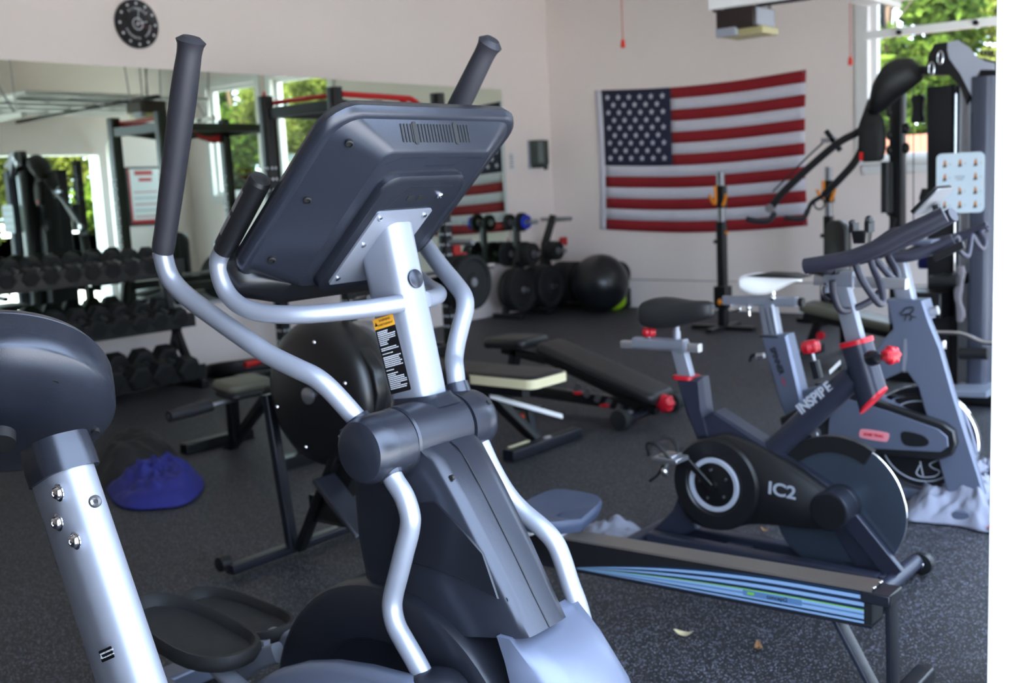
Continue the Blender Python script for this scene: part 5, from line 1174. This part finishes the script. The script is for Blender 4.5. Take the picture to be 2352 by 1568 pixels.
# wall clock
c=onl(311,56); ck=thing('wall_clock','round black wall clock with white markings, high on the left wall above the mirror','clock',V((XL,c.y,c.z)))
R=.182
MB().lathe([(.02,0),(R-.01,0),(R,.006),(R,.03),(R-.006,.036),(R-.012,.032),(.01,.030)],(0,0,0),(1,0,0),64).build('case',K['black'],ck)
EY=V((0,1,0)); EZ=V((0,0,1))   # seen from +X: right is +Y... text runs along +Y
def polar(r,deg): return V((.0335,r*math.sin(math.radians(deg)),r*math.cos(math.radians(deg))))
m=MB()
for k in range(12): m.lathe([(.0105,0),(.0105,.001),(.001,.0012)],polar(.152,k*30),(1,0,0),14)
m.build('dial_print',K['ink'],ck)
import itertools
def arc(s,r,d0,d1,size,flip=False):
    n=len(s)
    for i,ch_ in enumerate(s):
        if ch_==' ': continue
        a=d0+(d1-d0)*(i+.5)/n; p=polar(r,a); rd=V((0,math.sin(math.radians(a)),math.cos(math.radians(a)))); tg=V((0,math.cos(math.radians(a)),-math.sin(math.radians(a))))
        if flip: rd=-rd;tg=-tg
        text(ch_,size,ck,K['ink'],p,tg,rd,.0004,'clock_letter',bold=.0006)
arc('FITNESS',.112,-42,48,.030); arc('STRENGTH',.108,250,172,.024,True); arc('POWER',.108,150,90,.024,True)
m=MB()
for a0 in range(0,360,6): p=polar(.042,a0); m.prism([(-.002,-.004),(.002,-.004),(.002,.004),(-.002,.004)],p,(0,math.cos(math.radians(a0)),-math.sin(math.radians(a0))),(0,math.sin(math.radians(a0)),math.cos(math.radians(a0))),.0008)
m.build('centre_ring',K['ink'],ck)
for a,L,w in((8,.105,.007),(75,.085,.009)):
    rd=V((0,math.sin(math.radians(a)),math.cos(math.radians(a)))); tg=V((0,math.cos(math.radians(a)),-math.sin(math.radians(a))))
    MB().prism([(-w/2,-.02),(w/2,-.02),(w*.3,L),(-w*.3,L)],V((.036,0,0)),tg,rd,.0015).build('clock_hand',K['ink'],ck)
MB().prism([(-.001,-.03),(.001,-.03),(.001,.12),(-.001,.12)],V((.038,0,0)),V((0,.3,.95)),V((0,.95,-.3)),.001).build('second_hand',K['red'],ck)
# soap or towel dispenser on the left wall near the corner
p0=onl(1201,384); p1=onl(1251,326)
ds=thing('paper_towel_dispenser','dark grey wall dispenser with a pointed base beside the room corner','dispenser',V((XL,(p0.y+p1.y)/2,(p0.z+p1.z)/2)))
W_=.20;H_=.30
MB().loft([[ (x,y*1.0,H_/2-.0) for x,y in((0,-W_/2),(.13,-W_/2),(.17,-.05),(.17,.05),(.13,W_/2),(0,W_/2))],[ (x,y,-H_/2+.05) for x,y in((0,-W_/2),(.13,-W_/2),(.17,-.05),(.17,.05),(.13,W_/2),(0,W_/2))],[ (x*.9,y*.8,-H_/2) for x,y in((0,-W_/2),(.13,-W_/2),(.17,-.05),(.17,.05),(.13,W_/2),(0,W_/2))]]).build('dispenser_body',mat('smoked_plastic',(58,70,66),.25),ds,smooth=20,bev=.006)
MB().box((.010,0,0),(.028,W_+.02,H_+.01)).build('back_plate',K['greyl'],ds,bev=.004); MB().box((.16,0,-H_/2-.01),(.03,.05,.03)).build('push_lever',K['black'],ds,bev=.004)
# notice on the wall
p=onl(1174,371); nt_=thing('wall_notice','small white printed notice on the left wall beside the mirror edge','notice',V((XL,p.y,p.z)))
MB().box((.002,0,0),(.003,.11,.20)).build('sheet',K['white'],nt_)
for k in range(6): MB().box((.0045,0,.07-.026*k),(.0008,.07 if k%2 else .045,.008)).build('print_line',K['satind'],nt_)
# hanging pull cords
def cord(px,py0,py1,Y,lab,m='redm',r=.004):
    a=hit(px,py1,1,Y); F=Fr(a.x,a.y,0,a.z)
    t=thing('pull_cord',lab,'pull cord',F,'red pull cords')
    MB().cyl((0,0,.05),(0,0,ZC-a.z),r,n=8).build('cord',K['rcord'],t); MB().lathe([(.006,.06),(.016,.045),(.022,.0),(.02,-.012),(.008,-.014)],(0,0,0),(0,0,1),18).build('cord_handle',K['redh'],t)
K['rcord']=mat('red_cord',(190,70,60),.7); K['redh']=mat('orange_red_handle',(225,50,30),.5)
cord(1431,0,106,8.0,'red pull cord with a red handle hanging left of the garage door opener')
cord(1953,0,146,9.2,'red pull cord with a small red handle hanging beside the window')
# garage door opener on the ceiling
g0=V((-3.76,7.42,0)); top=hit(1720,20,1,7.42).z; bot=hit(1720,86,1,7.42).z
GO=Fr(-3.76,7.42,0); 
go=thing('garage_door_opener','dark brown garage door opener box hanging from the ceiling on its rail','garage door opener',Fr(-3.76,7.42,0,bot))
w0=hit(1660,50,1,7.25).x; w1=hit(1785,50,1,7.6).x
hh=top-bot
MB().box((0,0,hh*.62),(.30,.34,hh*.70)).build('motor_housing',mat('brown_housing',(46,34,30),.45),go,bev=.012)
MB().box((.02,.02,hh*.17),(.33,.26,hh*.26)).build('lens_cover',mat('cream_lens',(196,188,140),.35),go,bev=.01)
MB().box((-.07,-.155,hh*.18),(.16,.04,hh*.30)).build('light_bracket',K['greyl'],go,bev=.004); MB().box((.155,.0,hh*.62),(.012,.28,hh*.6)).build('end_panel',K['greyl'],go,bev=.003)
MB().sweep([(-.25,0,hh+.03),(3.05,0,hh-.02)],rrect(.05,.04,.004),1,None,(0,1,0)).build('rail',K['satind'],go)
for dx in(-.12,.13):
    MB().sweep([(dx,.12,hh),(dx*1.6,.16,ZC-bot)],rrect(.025,.004,.001),1,None,(1,0,0)).sweep([(dx,-.12,hh),(dx*1.6,-.16,ZC-bot)],rrect(.025,.004,.001),1,None,(1,0,0)).build('hanger_strap',K['steel'],go)

# overhead doors, open under the ceiling, with tracks
K['doorw']=mat('door_panel_white',(226,226,224),.5)
def odoor(n,D,lab,zt=2.36,full=True):
    y0,y1=D[0]+.02,D[1]-.02; yc=(y0+y1)/2; F=Fr(XR-.3,yc,0,zt)
    t=thing('overhead_door',lab,'garage door',F,'open overhead doors')
    W_=y1-y0
    for k in range(4):
        xa=-.20-k*.565; m=MB().box((xa-.275,0,.27),(.54,W_,.045))
        for j in range(4):
            yy=-W_/2+W_*(j+.5)/4; m.box((xa-.275,yy,.242),(.34,W_/4-.16,.012))
        m.build('door_section',K['doorw'],t,bev=.006)
        MB().sweep([(xa-.275,-W_/2,.22),(xa-.275,W_/2,.22)],rrect(.04,.04,.004),1,None,(1,0,0)).build('strut',K['trim'],t)
    for sy in(-1,1):
        y=sy*(W_/2+.05)
        MB().sweep([(.06,y,-zt+.02),(.06,y,-.35),(.0,y,-.12),(-.12,y,-.03),(-.30,y,.0),(-2.45,y,.03)],[(.028,.03),(-.028,.03),(-.028,-.03),(.028,-.03)],3,None,(0,1,0)).build('track',K['trim'],t)
        for x in(-.9,-2.3):
            MB().sweep([(x,y,.03),(x-.12,y+.1*sy,ZC-zt)],rrect(.03,.004,.001),1,None,(1,0,0)).sweep([(x+.02,y,.03),(x+.35,y+.02*sy,.42)],rrect(.025,.004,.001),1,None,(0,1,0)).build('track_hanger',K['steel'],t)
        for k in range(4): MB().cyl((-.48-k*.565,y-.05*sy,.02),(-.48-k*.565,y,.02),.02).build('door_roller',K['satind'],t)
    return t
odoor(1,D1,'white overhead garage door open under the ceiling above the multi gym',2.39)
# framed poster (seen in the mirror) on the right wall by the corner
pq=thing('framed_poster','framed red and white poster on the right-hand wall, visible only in the mirror','poster',V((XR,9.30,1.50)))
MB().box((-.012,0,0),(.024,.58,.86)).build('frame',K['black'],pq,bev=.004); MB().box((-.026,0,0),(.003,.52,.80)).build('poster_sheet',K['white'],pq)
MB().box((-.0285,0,.34),(.002,.30,.07)).box((-.0285,.02,.24),(.002,.22,.05)).box((-.0285,-.245,0),(.002,.03,.80)).box((-.0285,0,-.375),(.002,.50,.05)).build('poster_title',K['redm'],pq)
for k in range(5): MB().box((-.0285,.01,.06-.09*k),(.002,.40,.014)).build('poster_line',mat('poster_grey' ,(150,150,150),.6) if k%2 else K['redm'],pq)
# blue sign at the right end of the back wall
p=onb(2329,298); bs_=thing('wall_sign','small blue sign on the back wall at the right edge of view','sign',V((p.x,YB,p.z)))
MB().box((0,-.003,0),(.10,.006,.13)).build('sign_plate',mat('sign_blue',(40,110,190),.4),bs_)
p=onb(2320,688); cv=thing('door_handle','black curved pull handle on the back wall at the far right','handle',V((p.x,YB,p.z)))
MB().tube([(-.10,.0,-.02),(-.09,-.03,-.01),(-.05,-.045,.012),(.02,-.045,.01),(.08,-.03,-.012),(.09,.0,-.02)],.012,10,5).build('grip',K['black'],cv)
# panelled cabinet at the right end of the back wall
a=onb(2285,500); b_=onb(2400,742)
# ================================================================ outdoors: fence and trees
fm_=mat('reddish_fence',(150,96,74),.85,var=.4,vs_=6)
fo=MB()
for k in range(64): fo.box((-6.5+.15*k-3.0,0,.95),(.142,.02,1.9))
fo.box((-4.7,.03,.4),(9.6,.04,.09)).box((-4.7,.03,1.5),(9.6,.04,.09))
o=solo(fo,'board_fence',fm_,'reddish board fence standing outside the back window','fence',Fr(0,14.6,0,-.1),smooth=0)
def leafmat(n,c):
    m=bpy.data.materials.new(n); m.use_nodes=True; nt=m.node_tree; nt.nodes.clear(); out=nt.nodes.new('ShaderNodeOutputMaterial'); mx=nt.nodes.new('ShaderNodeMixShader'); d=nt.nodes.new('ShaderNodeBsdfDiffuse'); t=nt.nodes.new('ShaderNodeBsdfTranslucent')
    oi=nt.nodes.new('ShaderNodeTexCoord'); nz=nt.nodes.new('ShaderNodeTexNoise'); nz.inputs['Scale'].default_value=1.6; nt.links.new(oi.outputs['Object'],nz.inputs['Vector'])
    cr=nt.nodes.new('ShaderNodeValToRGB'); cr.color_ramp.elements[0].position=.35; cr.color_ramp.elements[0].color=lin(c[0]); cr.color_ramp.elements[1].position=.65; cr.color_ramp.elements[1].color=lin(c[1]); nt.links.new(nz.outputs['Fac'],cr.inputs[0])
    nt.links.new(cr.outputs[0],d.inputs[0]); nt.links.new(cr.outputs[0],t.inputs[0]); mx.inputs[0].default_value=.45
    nt.links.new(d.outputs[0],mx.inputs[1]); nt.links.new(t.outputs[0],mx.inputs[2]); nt.links.new(mx.outputs[0],out.inputs[0]); return m
K['leafa']=leafmat('leaf_green',((46,66,26),(104,126,50))); K['leafb']=leafmat('leaf_olive',((62,68,34),(128,134,64))); K['bark']=mat('bark',(110,86,66),.9,bump=.6,bs=30,var=.5)
def crown(seed,n,R,H,z0,m,size):
    rn=random.Random(seed); mb=MB(); cl=[(V((rn.uniform(-R,R)*.75,rn.uniform(-R,R)*.75,z0+rn.uniform(0,H))),rn.uniform(.35,.75)*R*.6) for _ in range(30)]
    vv=[];ff=[]
    for k in range(n):
        c,r=cl[rn.randrange(len(cl))]; d=V((rn.gauss(0,1),rn.gauss(0,1),rn.gauss(0,1))).normalized()*r*rn.uniform(.5,1.05); p=c+d
        a=V((rn.gauss(0,1),rn.gauss(0,1),rn.gauss(0,.6))).normalized()*size*rn.uniform(.6,1.3); b=a.cross(V((rn.gauss(0,1),rn.gauss(0,1),rn.gauss(0,1)))).normalized()*size*.45
        i=len(vv); vv+=[p-a,p+b,p+a,p-b]; ff.append((i,i+1,i+2,i+3))
    return mb.add(vv,ff)
protos=[]
for s_,mm,R,H,z0 in((1,'leafa',1.35,3.6,.7),(2,'leafb',1.45,3.9,.9)):
    t=thing('garden_tree','x','tree',Fr(0,0,0))
    crown(s_,15000,R,H,z0,None,.10).build('crown',K[mm],t,smooth=0)
    tr_=MB().tube([(0,0,-.1),(.05,.03,1.2),(-.05,.05,2.6),(.1,0,4.0)],.11,10,4,scales=[1.2,1,.8,.4]); rn=random.Random(s_)
    for k in range(7):
        a=rn.uniform(0,6.28); z=rn.uniform(1.0,3.0); tr_.tube([(0,0,z),(.5*math.cos(a),.5*math.sin(a),z+.5),(1.1*math.cos(a),1.1*math.sin(a),z+1.1)],.04,7,3,scales=[1,.7,.3])
    tr_.build('trunk',K['bark'],t); protos.append(t)
spots=[(-6.0,16.2,0,'beyond the fence, left part of the window view'),(-3.0,16.6,1,'beyond the fence, right part of the window view'),(-.1,16.0,0,'beyond the fence past the right end of the back wall'),(-4.6,19.6,1,'well behind the fence at the window centre'),(-8.6,19.0,0,'well behind the fence, far left of the window view'),(3.0,15.6,1,'beyond the corner of the building'),(5.8,13.6,0,'beyond the side drive near the building corner'),
 (7.4,10.6,1,'outside across the drive, seen through the multi gym'),(9.6,7.2,0,'outside across the drive, opposite the multi gym'),(9.0,3.8,1,'outside across the drive, nearest the camera side'),(12.6,9.2,0,'outside in the second row beyond the drive'),(12.6,5.6,1,'outside in the second row, nearer the camera'),(9.4,14.6,1,'at the far end of the drive'),(0.6,19.2,0,'far behind the fence, right of the window'),(7.8,17.4,0,'far beyond the building corner, outer side'),(4.4,18.6,1,'far beyond the building corner, inner side')]
us=[0,0]
for i,(x,y,k,lb) in enumerate(spots):
    if not us[k]: c=protos[k]; us[k]=1
    else: c=copy_tree(protos[k])
    s=1+.12*math.sin(i*2.3); c.matrix_world=M4.Translation((x,y,-.12))@M4.Rotation(i*1.3,4,'Z')@M4.Scale(s,4); c['label']=('leafy green tree ' if k==0 else 'olive-leaved tree ')+lb; c['group']='trees outside'
